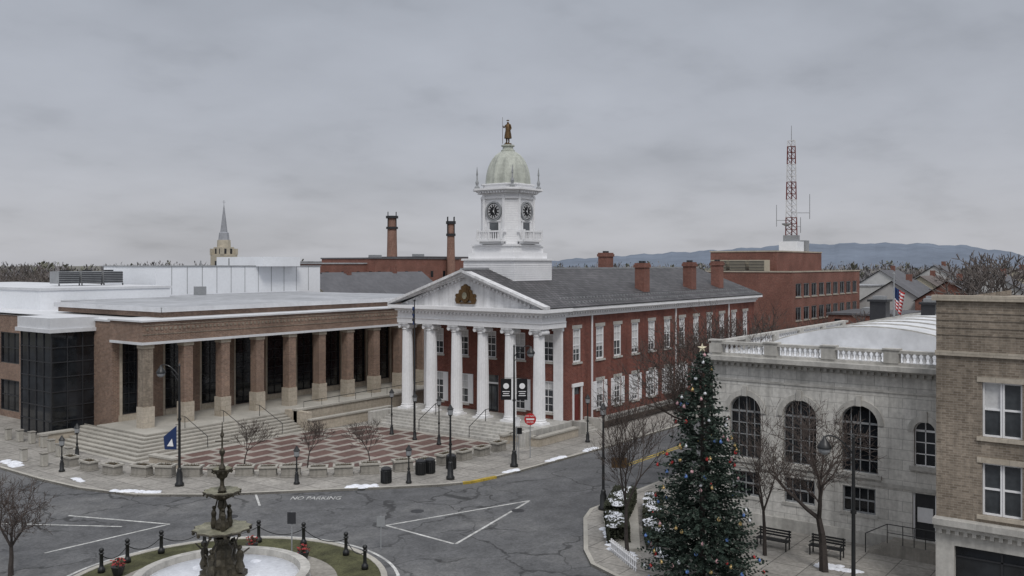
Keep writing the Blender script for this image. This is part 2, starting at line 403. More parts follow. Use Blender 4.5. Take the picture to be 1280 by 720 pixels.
bp_=[]
ang=[111,97,81,62,38,16,-11,-33]
for a in ang: bp_.append((FC[0]+6.2*math.cos(rad(a)),FC[1]+6.2*math.sin(rad(a))))
g='black bollards around the fountain island'
root=thing('bollard','black iron bollard with ball top on grass island','bollard',(bp_[0][0],bp_[0][1],.12),g)
o=bp_[0]
mb=MB(); mb.lathe([(.16,.12),(.16,.3),(.1,.36),(.085,.45),(.08,.92),(.12,.96),(.12,1.0),(.05,1.04)],*o,12,0); part(mb,'post',root,['iron'],smooth=True)
mb=MB(); mb.ball((o[0],o[1],1.13),.115,0,10); part(mb,'cap',root,['iron'],smooth=True)
for p in bp_[1:]: clone(root,(p[0],p[1],.12))
for i in range(7):
    a,b=bp_[i],bp_[i+1]; pts=[]
    for k in range(11):
        t=k/10; pts.append((a[0]+(b[0]-a[0])*t,a[1]+(b[1]-a[1])*t,.9-.34*4*t*(1-t)))
    mb=MB(); mb.path(pts,.022,5); meshthing(mb,'chain','sagging black chain between two bollards','chain',['iron'],'chains between the bollards',((a[0]+b[0])/2,(a[1]+b[1])/2,.5))
def flower_pot(x,y,z=.12):
    t=thing('flower_pot','dark pot of red poinsettia flowers on the lawn','flower pot',(x,y,z),'flower pots on the fountain island')
    mb=MB(); mb.lathe([(.18,z),(.27,z+.3),(.3,z+.42),(.25,z+.42)],x,y,12,0); part(mb,'pot',t,['iron'])
    mb=MB()
    for i in range(110):
        a=R.uniform(0,6.28); r=R.uniform(0,.3); c=Vector((x+r*math.cos(a),y+r*math.sin(a),z+.42+R.uniform(0,.38)*(1-r)))
        u=Vector((R.uniform(-1,1),R.uniform(-1,1),R.uniform(-.4,.4))).normalized()*.07; v=u.orthogonal().normalized()*.045
        mb.poly([c-u,c-v,c+u,c+v],1 if i%2 else 0)
    part(mb,'flowers',t,['hedge','flower'])
flower_pot(28.0,36.6); flower_pot(28.6,33.6); flower_pot(22.3,38.6)

# ------------------------------------------------------------ COURTHOUSE
CH=thing('courthouse','red brick courthouse with white columned portico and clock cupola','courthouse',(82,49.3,0))
X0,X1,Y0,Y1=62.8,103.0,41.7,56.9
sx=[68.5,71.5,74.7,77.9,81.1,84.3,87.5,90.7,93.9,97.1,100.3]
ops=[(64.2,65.4,5.8,8.6),(64.25,65.35,.9,3.7)]
for x in sx: ops+=[(x-.65,x+.65,5.8,8.6),(x-.6,x+.6,1.5,3.9)]
mb=MB(); wall(mb,'-Y',Y0,X0,X1,0,9.62,ops)
fops=[]
fy=[43.3,46.2,49.3,52.4,55.3]
for y in fy:
    fops.append((y-.6,y+.6,5.9,8.2))
    if y!=49.3: fops.append((y-.6,y+.6,1.7,4.3))
    else: fops.append((y-.85,y+.85,1.2,4.4))
wall(mb,'-X',X0,Y0,Y1,0,9.62,fops)
mb.poly([(X1,Y0,0),(X1,Y1,0),(X1,Y1,9.62),(X1,Y0,9.62)]); mb.poly([(X0,Y1,0),(X1,Y1,0),(X1,Y1,9.62),(X0,Y1,9.62)])
mb.poly([(X1,Y0,9.62),(X1,Y1,9.62),(X1,49.3,13.3)])
part(mb,'wall',CH,['brick_red'])
bl=[.5,.62,.45,.85,.62,.35,.7]
for i,x in enumerate([64.8]+sx):
    window(CH,x,Y0,5.8,'-Y',1.2 if x==64.8 else 1.3,2.8,2,4,'white','glass2',True,False,bl[(i*3+1)%7],.12,'stone')
for i,x in enumerate(sx): window(CH,x,Y0,1.5,'-Y',1.2,2.4,2,4,'white','glass2',True,True,bl[(i*5)%7],.12,'stone')
for i,y in enumerate(fy):
    window(CH,X0,y,5.9,'-X',1.2,2.3,2,4,'white','glass2',True,False,(.3,.5,.2)[i%3],.1)
    if y!=49.3: window(CH,X0,y,1.7,'-X',1.2,2.6,2,4,'white','glass2',True,True,(.3,.5)[i%2],.1)
mb=MB(); mb.box(63.0,63.06,48.6,50.0,1.25,3.6); mb.box(62.96,63.0,48.75,49.25,1.4,3.4,1); mb.box(62.96,63.0,49.35,49.85,1.4,3.4,1)
mb.box(62.98,63.1,48.46,48.6,1.21,4.39,2);mb.box(62.98,63.1,50.0,50.14,1.21,4.39,2);mb.box(62.98,63.1,48.6,50.0,3.6,3.75,2);mb.box(63.02,63.05,48.6,50.0,3.75,4.38,1)
part(mb,'door',CH,['dark','glass2','white'],'dark double entrance door with white transom')
mb=MB(); mb.box(64.3,65.3,41.86,41.9,.9,3.1); mb.box(64.42,64.76,41.83,41.86,1.1,1.8,0); mb.box(64.84,65.18,41.83,41.86,1.1,1.8,0)
mb.box(64.42,64.76,41.83,41.86,1.95,2.95,0); mb.box(64.84,65.18,41.83,41.86,1.95,2.95,0)
mb.box(64.25,65.35,41.84,41.9,3.1,3.68,1); mb.box(64.08,64.245,41.6,41.75,.9,3.75,2); mb.box(65.355,65.52,41.6,41.75,.9,3.75,2); mb.box(64.0,65.6,41.56,41.75,3.76,4.05,2)
part(mb,'door',CH,['door','glass2','white'],'dark red panelled side door with white surround')
mb=MB()
for i in range(5): mb.box(63.9-.02*i,65.7+.02*i,41.68-.3*(i+1),41.68-.3*i,.13,.9-.16*i)
mb.box(63.5,63.86,40.0,41.68,.13,1.1); mb.box(65.82,66.15,40.0,41.68,.13,1.1)
part(mb,'side_steps',CH,['stone'])
mb=MB(); mb.box(66.3,X1+.05,Y0-.08,Y0-.003,.1,.75); part(mb,'plinth',CH,['stone'])
mb=MB()
mb.box(62.8,103.1,41.55,57.05,9.62,10.02)
mb.box(62.9,103.3,41.3,57.3,10.02,10.16); mb.box(62.9,103.6,40.95,57.65,10.16,10.42)
for i in range(100):
    x=63.3+i*.4; mb.box(x,x+.17,41.36,41.55,9.84,10.02)
part(mb,'cornice',CH,['white'])
mb=MB()
mb.box(59.35,62.8,41.45,57.15,8.82,9.25); mb.box(59.28,62.8,41.38,57.22,9.25,9.3)
mb.box(59.38,62.8,41.48,57.12,9.3,9.9)
mb.box(59.2,62.8,41.3,57.3,9.9,10.05); mb.box(58.75,62.9,40.85,57.75,10.14,10.42)
mb.box(58.95,62.8,41.05,57.55,10.05,10.14)
for i in range(39): y=41.45+i*.4; mb.box(59.2,59.38,y,y+.18,9.74,9.9)
for i in range(8): x=59.6+i*.4; mb.box(x,x+.18,41.3,41.48,9.74,9.9)
part(mb,'entablature',CH,['white'])
mb=MB()
mb.add([(59.5,41.6,10.42),(59.5,57.0,10.42),(59.5,49.3,13.2)],[(0,1,2)],0)
for sgn,ye in ((-1,40.85),(1,57.75)):
    for (xa,xb,t0,t1) in ((58.75,59.6,0,.22),(59.0,59.6,-.24,0),(59.2,59.6,-.42,-.24)):
        k=abs(ye-49.3); sl=(13.55-.22-10.42)/k
        a=[(xa,ye,10.43+max(t0,0)),(xa,49.3,10.42+sl*k+t0),(xa,49.3,10.42+sl*k+t1),(xa,ye,10.43+max(t1,0.005))]
        b=[(xb,q[1],q[2]) for q in a]
        mb.add(a+b,[(0,1,2,3),(7,6,5,4),(0,4,5,1),(1,5,6,2),(2,6,7,3),(3,7,4,0)],0)
for i in range(1,19):
    for sg in (-1,1):
        y=49.3+sg*(.2+i*.4); z=10.42+2.9*(1-abs(y-49.3)/8.45)-.5
        if z>10.55: mb.box(59.3,59.5,y-.09,y+.09,z-.03,z+.16,0)
part(mb,'pediment',CH,['white_weather'])
mb=MB()
def disc(cx,cy,cz,r,t=.12,m=0,n=14,sq=1.0):
    vs=[(cx-t,cy+r*math.cos(6.283*i/n),cz+sq*r*math.sin(6.283*i/n)) for i in range(n)]
    vs2=[(cx,v[1],v[2]) for v in vs]
    mb.add(vs+vs2,[list(range(n))]+[(i,(i+1)%n,n+(i+1)%n,n+i) for i in range(n)],m)
disc(59.48,49.3,11.35,.48,.2,0,14,1.2); disc(59.26,49.3,11.35,.24,.05,1,14,1.2)
for sg in (-1,1):
    disc(59.47,49.3+sg*.6,11.25,.32,.14); disc(59.47,49.3+sg*.85,10.98,.27,.12); disc(59.47,49.3+sg*.5,11.65,.22,.12); disc(59.47,49.3+sg*.3,12.0,.18,.12); disc(59.47,49.3+sg*.95,11.35,.16,.1)
disc(59.47,49.3,12.1,.22,.14); mb.box(59.33,59.49,48.3,50.3,10.66,10.78)
part(mb,'emblem',CH,['bronze','fountain_rim'],'dark bronze shield emblem with scrolls')
mb=MB(); zr=13.56; ye0,ye1=40.9,57.7; ze=10.5; xa,xb=58.8,103.6
mb.add([(xa,ye0,ze),(xb,ye0,ze),(xb,49.3,zr),(xa,49.3,zr),(xa,ye1,ze),(xb,ye1,ze)],[(0,1,2,3),(3,2,5,4)],0)
mb.add([(xa,ye0,10.43),(xb,ye0,10.43),(xb,ye0,ze),(xa,ye0,ze)],[(0,1,2,3)],0)
mb.box(58.8,103.6,49.2,49.4,13.5,13.66,1)
rf=part(mb,'roof',CH,['slate','grey'])
mb=MB()
for i in range(75):
    x=63.5+i*.53
    for (yy,zz) in ((41.6,10.77),(42.5,11.1)): mb.box(x,x+.1,yy,yy+.12,zz-.02,zz+.1)
sg=part(mb,'snow_guard',rf,['grey']); sg['kind']='stuff'
for (x,y,zt,w) in ((79.5,43.6,14.1,1.15),(89.9,43.6,14.2,1.15),(96.9,43.6,14.3,1.15),(91.6,55,15.3,1.7)):
    mb=MB(); mb.cbox(x,y,w,1.0,10.6,zt-.45); mb.cbox(x,y,w+.2,1.2,zt-.45,zt-.15); mb.cbox(x,y,w+.05,1.05,zt-.15,zt); mb.cbox(x-.28,y,.3,.3,zt,zt+.2,1); mb.cbox(x+.28,y,.3,.3,zt,zt+.2,1)
    part(mb,'chimney',rf,['brick_far','dark'])
mb=MB(); mb.box(58.7,62.78,40.9,57.7,.1,1.2)
for i in range(6): mb.box(58.7-.36*(i+1),58.7-.36*i,41.5,57.1,.1,1.2-.18*(i+1))
mb.box(56.3,58.69,40.9,41.48,.1,1.25); mb.box(56.3,58.69,57.12,57.7,.1,1.25)
part(mb,'portico_steps',CH,['stone'])
for y in (46.6,52.0):
    mb=MB(); mb.path([(56.6,y,.2),(56.6,y,1.05),(58.7,y,2.15),(59.2,y,2.15)],.03); mb.tube((58.7,y,1.2),(58.7,y,2.15),.03,.03)
    part(mb,'handrail',CH,['iron'])
def colmesh():
    mb=MB(); fl=lambda i,n,z:1.0 if i%2 else .93
    mb.cbox(0,0,1.24,1.24,0,.14); mb.lathe([(.6,.14),(.63,.2),(.6,.27),(.52,.3),(.52,.34),(.56,.38),(.54,.42)],n=24)
    mb.lathe([(.5,.42),(.5,1.5),(.49,3.0),(.465,4.8),(.435,6.9)],n=40,mod=fl)
    c=MB(); c.lathe([(.44,6.9),(.5,6.96),(.44,7.02),(.5,7.14),(.58,7.22)],n=24)
    c.cbox(0,0,1.16,1.1,7.36,7.5); c.cbox(0,0,.95,1.0,7.22,7.36)
    for sy in (-1,1):
        for i in range(14):
            a0=6.283*i/14;a1=6.283*(i+1)/14
            c.add([(-.52,sy*.5+.17*math.cos(a0),7.2+.17*math.sin(a0)),(-.52,sy*.5+.17*math.cos(a1),7.2+.17*math.sin(a1)),(.52,sy*.5+.17*math.cos(a1),7.2+.17*math.sin(a1)),(.52,sy*.5+.17*math.cos(a0),7.2+.17*math.sin(a0))],[(0,1,2,3)])
        for sx_ in (-.52,.52): c.add([(sx_,sy*.5+.17*math.cos(6.283*i/14),7.2+.17*math.sin(6.283*i/14)) for i in range(14)],[list(range(14))])
    return mb.mesh('column',['white']),c.mesh('capital',['white_weather'])
cm,cc=colmesh()
for i in range(6):
    y=42.15+i*(56.45-42.15)/5
    o1=bpy.data.objects.new('column',cm); COL.objects.link(o1); o1.parent=CH; o1.location=(59.95-82,y-49.3,1.2); o1.scale=(1,1,7.62/7.5)
    o2=bpy.data.objects.new('capital',cc); COL.objects.link(o2); o2.parent=o1
for y in (42.15,56.45):
    mb=MB(); mb.box(62.55,62.79,y-.4,y+.4,1.2,8.5); mb.box(62.5,62.79,y-.5,y+.5,8.5,8.81); part(mb,'pilaster',CH,['white'])
for x in (67.0,82.7,95.5):
    mb=MB(); mb.box(x,x+.12,41.56,41.68,.75,9.6); part(mb,'downspout',CH,['white'])

# cupola
cx,cy=65.3,49.3
def sq(h): return [(cx-h,cy-h),(cx+h,cy-h),(cx+h,cy+h),(cx-h,cy+h)]
def octp(h,c): return [(cx-h,cy-h+c),(cx-h+c,cy-h),(cx+h-c,cy-h),(cx+h,cy-h+c),(cx+h,cy+h-c),(cx+h-c,cy+h),(cx-h+c,cy+h),(cx-h,cy+h-c)]
CU=MB(); CU.prism(sq(2.8),11.6,14.3); CU.prism(sq(2.95),14.3,14.48); CU.prism(sq(2.5),14.48,15.0); CU.prism(sq(2.25),15.0,15.55); CU.prism(sq(2.35),15.55,15.7)
for i in range(12):
    z=12.0+i*.19; CU.prism(sq(2.825),z,z+.03)
cup=part(CU,'cupola',CH,['white'],'white stepped cupola base with octagonal clock stage')
TW=MB(); h,c=1.95,.75
TW.prism(octp(h,c),15.7,20.2)
for i in range(22):
    z=15.8+i*.2; TW.prism(octp(h+.014,c),z,z+.04)
for ang_ in range(4):
    for s_ in (-1,1):
        a=ang_*math.pi/2; ux,uy=math.cos(a),math.sin(a); vx,vy=-uy,ux
        px_,py_=cx+ux*(h+.04)+vx*s_*(h-c-.12),cy+uy*(h+.04)+vy*s_*(h-c-.12)
        TW.cbox(px_,py_,.24,.24,15.7,20.0)
TW.prism(octp(h+.12,c),19.7,19.9); TW.prism(octp(h+.3,c+.05),20.2,20.35); TW.prism(octp(h+.65,c+.12),20.45,20.62); TW.prism(octp(h+.45,c+.1),20.35,20.45)
for k in range(9):
    for f in range(4):
        a=f*math.pi/2; ux,uy=math.cos(a),math.sin(a); vx,vy=-uy,ux
        t=-1.2+k*.3; TW.cbox(cx+ux*(h+.42)+vx*t,cy+uy*(h+.42)+vy*t,.14,.14,20.2,20.34)
TW.prism(octp(h-.05,c),20.62,20.95); TW.prism(octp(h+.1,c),20.95,21.03)
tw=part(TW,'clock_stage',cup,['white'])
D=MB(); ribs=lambda i,n,z:1.05 if i%4==0 else 1.0
prof=[]
for j in range(11):
    t=j/10*math.pi/2*.93; prof.append((1.93*math.cos(t)**.85,21.03+3.05*math.sin(t)))
D.lathe(prof,cx,cy,48,0,ribs,closed=False)
D.lathe([(.62,23.9),(.62,24.1),(.5,24.15),(.46,24.4),(.6,24.46),(.6,24.56),(.3,24.62)],cx,cy,16,0)
part(D,'dome',cup,['copper'],smooth=False)
for sx_ in (-1,1):
    for sy_ in (-1,1):
        F=MB(); q=(cx+sx_*1.95,cy+sy_*1.95)
        F.lathe([(.22,20.62),(.22,20.8),(.1,20.95),(.16,21.2),(.07,21.45),(.05,21.8),(.09,21.9),(.01,22.6)],*q,8,0)
        part(F,'finial',cup,['grey'])
def clock(face):
    C=MB(); H_=MB()
    if face=='-Y': P=lambda a,d,z:(cx+a,cy-h-.03-d,z)
    else: P=lambda a,d,z:(cx-h-.03-d,cy-a,z)
    n=32
    def ring(C,r0,r1,d0,d1,m):
        for i in range(n):
            a0,a1=6.2832*i/n,6.2832*(i+1)/n
            q=[P(r0*math.sin(a0),d1,18.6+r0*math.cos(a0)),P(r1*math.sin(a0),d1,18.6+r1*math.cos(a0)),P(r1*math.sin(a1),d1,18.6+r1*math.cos(a1)),P(r0*math.sin(a1),d1,18.6+r0*math.cos(a1))]
            C.poly(q,m)
            C.poly([P(r1*math.sin(a0),d0,18.6+r1*math.cos(a0)),P(r1*math.sin(a1),d0,18.6+r1*math.cos(a1)),q[2],q[1]],m)
    C.poly([P(.72*math.sin(6.2832*i/n),.08,18.6+.72*math.cos(6.2832*i/n)) for i in range(n)],0)
    ring(C,.72,.86,0,.16,1); ring(C,.6,.64,.08,.1,2); ring(C,.0,.06,.08,.14,2)
    for k in range(12):
        a=k*math.pi/6; s,c_=math.sin(a),math.cos(a)
        for off in (-.035,.035):
            C.poly([P(.4*s+(off-.018)*c_,.11,18.6+.4*c_-(off-.018)*s),P(.4*s+(off+.018)*c_,.11,18.6+.4*c_-(off+.018)*s),P(.6*s+(off+.018)*c_,.11,18.6+.6*c_-(off+.018)*s),P(.6*s+(off-.018)*c_,.11,18.6+.6*c_-(off-.018)*s)],2)
    for a,L,w in ((rad(150),.36,.035),(rad(20),.55,.025)):
        s,c_=math.sin(a),math.cos(a)
        H_.poly([P(-w*c_,.13,18.6+w*s),P(L*s,.13,18.6+L*c_),P(w*c_,.13,18.6-w*s),P(-.1*s,.13,18.6-.1*c_)],0)
    ck=part(C,'clock_face',cup,['black','grey','white']); part(H_,'hands',ck,['white'])
clock('-Y'); clock('-X')
def balcony(face):
    B=MB()
    P=(lambda a0,a1,d0,d1,z0,z1,m=0:B.box(cx+a0,cx+a1,cy-h-d1,cy-h-d0,z0,z1,m)) if face=='-Y' else (lambda a0,a1,d0,d1,z0,z1,m=0:B.box(cx-h-d1,cx-h-d0,cy+a0,cy+a1,z0,z1,m))
    P(-1.35,1.35,.05,.85,15.95,16.1); P(-1.2,1.2,.05,.6,15.75,15.95)
    P(-1.35,1.35,.7,.85,16.75,16.9); P(-1.35,-1.2,.05,.7,16.75,16.9); P(1.2,1.35,.05,.7,16.75,16.9); P(-1.3,1.3,.7,.8,16.12,16.2)
    for i in range(11): a=-1.2+i*.24; P(a-.04,a+.04,.73,.81,16.1,16.75)
    for s_ in (-1.3,0,1.3): P(s_-.09,s_+.09,.68,.86,16.1,17.0)
    P(-.5,.5,.02,.05,16.1,17.6,1); P(-.62,-.5,.02,.09,16.1,17.7); P(.5,.62,.02,.09,16.1,17.7); P(-.7,.7,.02,.14,17.7,17.82)
    part(B,'balcony',cup,['white','glass2'])
balcony('-Y'); balcony('-X')
def statue(x,y,z0):
    t=thing('statue','weathered gold statue of a standing man holding a tall rod','statue',(x,y,z0))
    mb=MB(); mb.lathe([(.34,z0),(.34,z0+.08),(.26,z0+.12)],x,y,12,0); part(mb,'base',t,['bronze'])
    J={'pel':(0,0,1.15),'sp':(0,0,1.45),'ch':(0,.0,1.68),'nk':(0,0,1.86),'hd':(-.02,0,2.04),
       'kl':(-.02,.13,.65),'al':(0,.14,.2),'fl':(-.16,.15,.15),'kr':(-.1,-.13,.66),'ar':(-.03,-.14,.2),'fr':(-.2,-.15,.15),
       'sl':(0,.24,1.72),'el':(-.06,.42,1.5),'hl':(-.16,.46,1.72),'sr':(0,-.24,1.72),'er':(.02,-.34,1.42),'hr':(-.12,-.28,1.2)}
    rr={'pel':.18,'sp':.17,'ch':.2,'nk':.075,'hd':.125,'kl':.1,'al':.065,'fl':.055,'kr':.1,'ar':.065,'fr':.055,'sl':.09,'el':.06,'hl':.05,'sr':.09,'er':.06,'hr':.05}
    E=[('pel','sp'),('sp','ch'),('ch','nk'),('nk','hd'),('pel','kl'),('kl','al'),('al','fl'),('pel','kr'),('kr','ar'),('ar','fr'),('ch','sl'),('sl','el'),('el','hl'),('ch','sr'),('sr','er'),('er','hr')]
    ks=list(J); me=bpy.data.meshes.new('body'); me.from_pydata([J[k] for k in ks],[(ks.index(a),ks.index(b)) for a,b in E],[])
    ob=bpy.data.objects.new('body',me); COL.objects.link(ob); ob.parent=t
    ob.modifiers.new('s','SKIN')
    for i,k in enumerate(ks): me.skin_vertices[0].data[i].radius=(rr[k],rr[k]); me.skin_vertices[0].data[i].use_root=(k=='pel')
    sb=ob.modifiers.new('u','SUBSURF'); sb.levels=1; sb.render_levels=1
    me.materials.append(M['bronze'])
    mb=MB(); mb.lathe([(.34,z0+.55),(.3,z0+.9),(.22,z0+1.3),(.25,z0+1.6),(.16,z0+1.8)],x,y,12,0,closed=False); part(mb,'coat',t,['bronze'],smooth=True)
    mb=MB(); mb.tube((x-.17,y+.47,z0+.1),(x-.17,y+.47,z0+2.45),.025,.015,6); part(mb,'rod',t,['bronze'])
    mb=MB(); mb.lathe([(.13,z0+2.1),(.12,z0+2.17),(.05,z0+2.2)],x-.02,y,10,0); part(mb,'hat',t,['bronze'])
statue(cx,cy,24.62)

# ------------------------------------------------------------ CIVIC BUILDING
NB=thing('civic_building','modern brown brick civic building with tall dark windows and brick piers','building',(56,85,0))
wc=[41.0]+[41.65+3.5*i for i in range(1,11)]
ops=[(x-1.0,x+1.0,1.9,7.75) for x in wc]; ops[0]=(40.3,41.7,1.9,7.75); ops[3]=(wc[3]-1.0,wc[3]+1.0,1.42,7.75)
mb=MB(); wall(mb,'-Y',69.2,39.5,80,1.35,8.0,ops,.35)
mb.poly([(39.5,69.2,0),(39.5,72.1,0),(39.5,72.1,9.4),(39.5,69.2,9.4)])
wall(mb,'-X',39.5,72.1,118,0,9.4,[(84.6,88.2,5.0,7.8),(89,93,5,7.8),(84.6,88.2,.7,3.5),(89,93,.7,3.5)],.3)
mb.box(39.3,80,64.6,69.19,8.0,9.55); mb.box(39.52,80,69.22,118,8.0,9.4)
mb.box(39.85,41.4,71.5,72.0,0,9.3)
part(mb,'wall',NB,['brick_brown'])
mb=MB()
for i in range(101):
    x=39.6+i*.4
    mb.box(x,x+.2,64.55,64.598,8.9,9.1)
mb.box(39.28,80,64.56,64.598,8.55,8.62); mb.box(39.28,80,64.56,64.598,9.25,9.32)
part(mb,'brick_frieze',NB,['brick_tan'])
mb=MB(); mb.box(39.2,80,64.5,69.1,7.8,7.998); mb.box(39.15,80.1,64.45,69.3,9.552,9.68)
mb.box(39.4,39.49,77.2,118,9.42,9.6); mb.box(39.4,80,69.3,118,9.402,9.55)
part(mb,'trim_band',NB,['coping'])
mb=MB()
for x in wc:
    xx=x-1.25 if x>41.5 else 40.1
    mb.box(xx,xx+.2,69.1,69.198,1.4,7.8)
    mb.box(x+1.05,x+1.25,69.1,69.198,1.4,7.8)
    if x!=wc[3]: mb.box(x-.98,x+.98,69.15,69.4,1.4,1.88)
part(mb,'wall_trim',NB,['stone_warm'])
mb=MB(); mb.box(42.4,80,66.9,83.4,9.69,10.2); mb.box(46,80,83.4,117,9.69,10.2); part(mb,'parapet',NB,['brick_brown'])
mb=MB(); mb.box(42.2,80.2,66.7,83.6,10.2,10.42); mb.box(46.0,80,83.6,117,10.2,10.4); part(mb,'roof',NB,['membrane'])
mb=MB(); mb.box(42.15,80.25,66.62,66.7,10.12,10.5); mb.box(42.12,42.2,66.62,83.68,10.12,10.5); mb.box(42.2,46,83.6,83.68,10.12,10.5); part(mb,'coping',NB,['coping'])
for i,x in enumerate(wc):
    w=1.4 if i==0 else 2.0
    z0=1.42 if i==3 else 1.9
    window(NB,x,69.25,z0,'-Y',w,7.74-z0,2,7,'dark','glass',False,False,0,.06)
for (a,b) in ((86.4,3.6),(91,4)):
    for z in (5.0,.7): window(NB,39.5,a,z,'-X',b,2.8,3,2,'dark','glass',False)
for i in range(11):
    x=39.9+3.5*i
    mb=MB(); mb.box(x-.4,x+.4,64.75,65.55,3.0,7.5,0); mb.box(x-.48,x+.48,64.67,65.63,1.3,3.0,1); mb.box(x-.46,x+.46,64.69,65.61,7.5,7.8,1)
    part(mb,'pier',NB,['brick_brown' if i else 'brick_tan','stone_warm'])
    if i:
        mb=MB(); mb.box(x-.45,x+.45,69.0,69.198,1.35,7.79); part(mb,'pilaster',NB,['brick_brown'])
mb=MB(); mb.box(36.05,39.8,71.95,76.9,.4,8.6); gt=part(mb,'glass_tower',NB,['glass'],'dark glazed corner stair tower')
mb=MB(); mb.box(35.7,39.79,71.6,77.2,8.6,8.9); mb.box(35.85,39.79,71.75,77.1,8.9,9.75,0)
part(mb,'roof_cap',gt,['coping'])
mb=MB(); mb.box(36,39.79,71.9,76.95,.1,.4); part(mb,'plinth',gt,['concrete'])
mb=MB()
for k in range(8): z=.45+k*1.16; mb.box(35.99,39.8,71.89,71.95,z-.04,z+.04); mb.box(35.99,36.05,71.95,76.9,z-.04,z+.04)
for k in range(4): x=36.0+k*1.25; mb.box(x,x+.07,71.88,71.96,.4,8.6)
for k in range(5): y=71.9+k*1.22; mb.box(35.98,36.05,y,y+.07,.4,8.6)
part(mb,'mullion',gt,['dark'])
mb=MB(); mb.box(59.4,83.8,95,106,10,13.7); mb.box(73.2,79.1,93.5,103,13.7,14.9); mb.box(59.3,83.9,94.9,106.1,13.7,13.82,1)
mb.box(63,64,92,93,10.4,11.4,1)
for k in range(1,12): x=59.4+k*2.03; mb.box(x,x+.05,94.96,94.999,10.5,13.68,1)
for x in (66,70,75,81): mb.tube((x,96,13.8),(x,96,14.4+(x%3)*.3),.08,.08,6,1)
part(mb,'penthouse',NB,['penthouse','grey'],'pale rooftop equipment penthouse')
mb=MB(); mb.box(44,58,90,125,9.5,11.4); mb.box(43.9,58.2,89.9,125.1,11.4,11.65,1); part(mb,'rear_block',NB,['penthouse','coping'])
for (x,y) in ((50.5,98),(53,98),(55.5,98.0)):
    mb=MB(); mb.box(x-1.1,x+1.1,y-1,y+1,11.9,13.2)
    for k in range(6): mb.box(x-1.12,x+1.12,y-1.04,y-1.0,12.0+k*.2,12.1+k*.2,1)
    mb.box(x-1.15,x-1.05,y-1.05,y-.95,11.6,11.9,1); mb.box(x+1.05,x+1.15,y-1.05,y-.95,11.6,11.9,1); mb.lathe([(.5,13.2),(.5,13.35)],x,y,12,1)
    part(mb,'air_conditioner',NB,['grey','dark'])

ST=thing('terrace_steps','wide pale stone steps up to the brick building terrace','steps',(45,60,.13))
mb=MB(); mb.box(38.2,80,62.3,69.15,.1,1.4)
for i in range(7): z=1.4-.18*(i+1); mb.box(38.2-.4*(i+1),51,62.3-.42*(i+1),62.3-.42*i,.1,z); mb.box(38.2-.4*(i+1),38.2-.4*i,62.3-.42*i,71.0,.1,z)
part(mb,'steps',ST,['concrete_top'])
mb=MB()
for i in range(7):
    z=1.4-.18*i-.05; mb.box(38.2-.4*i-.012,51,62.3-.42*i-.012,62.3-.42*i-.001,z-.13,z-.02)
    mb.box(38.2-.4*i-.012,38.2-.4*i-.001,62.3-.42*i,71.0,z-.13,z-.02)
part(mb,'riser',ST,['concrete'])
for x in (41.5,45.0,48.5):
    mb=MB(); mb.path([(x,59.5,.3),(x,59.5,1.1),(x,62.4,2.3),(x,62.9,2.3)],.025); mb.tube((x,62.4,1.3),(x,62.4,2.3),.025,.025); part(mb,'handrail',ST,['iron'])
mb=MB(); mb.path([(52,61.0,2.3),(68,61.0,2.5)],.03)
for k in range(9): mb.tube((52+k*2,61.0,1.6),(52+k*2,61.0,2.3+k*.025),.02,.02)
part(mb,'railing',ST,['iron'])
mb=MB(); mb.box(51.05,68.5,60.75,61.2,.1,1.65); mb.box(51.0,68.6,60.65,61.3,1.65,1.8,1); mb.box(51.05,60.5,58.9,59.3,.1,1.0); mb.box(51.0,60.6,58.8,59.4,1.0,1.12,1)
mb.box(51.05,51.5,59.4,62.3,.1,1.65); mb.box(51.5,68.5,61.2,62.29,.1,1.35)
part(mb,'ramp_wall',ST,['stone_warm','concrete_top'])
mb=MB(); mb.box(34.5,37.0,70.3,70.8,.1,1.0); mb.box(34.4,37.1,70.2,70.9,1.0,1.12,1)
meshthing(mb,'low_wall','low stone wall beside the terrace steps','wall',['stone_warm','concrete_top'],None,(35.7,70.5,.1))

# ------------------------------------------------------------ BANK
BK=thing('bank_building','pale limestone bank with arched windows and roof balustrade','bank',(52,15,0))
BX=47.0
arch=[(19.55,1.75,3.6,6.95),(16.6,1.75,3.6,6.95),(13.6,1.8,3.6,6.95),(10.55,.95,4.3,6.45)]
low=[(19.55,1.6,1.6,2.9),(16.6,1.6,1.6,2.9),(13.6,1.6,1.6,2.9)]
ops=[(y-w/2,y+w/2,b,t) for y,w,b,t in arch]+[(y-w/2,y+w/2,b,t) for y,w,b,t in low]+[(10.0,11.1,.75,3.0)]
mb=MB(); wall(mb,'-X',BX,7.0,21.4,0.1,8.5,ops,.4)
mb.poly([(BX,21.4,.1),(75,21.4,.1),(75,21.4,8.5),(BX,21.4,8.5)]); mb.poly([(75,21.4,.1),(75,5,.1),(75,5,8.5),(75,21.4,8.5)])
for y,w,b,t in arch:
    r=w/2; n=10
    for s_ in (-1,1):
        pts=[(y+s_*r*math.cos(math.pi/2*i/n),t-r+r*math.sin(math.pi/2*i/n)) for i in range(n+1)]
        for p,q in zip(pts,pts[1:]):
            mb.poly([(BX+.002,p[0],p[1]),(BX+.002,q[0],q[1]),(BX+.002,q[0],t),(BX+.002,p[0],t)])
            mb.poly([(BX,p[0],p[1]),(BX,q[0],q[1]),(BX+.35,q[0],q[1]),(BX+.35,p[0],p[1])])
part(mb,'wall',BK,['limestone'])
mb=MB()
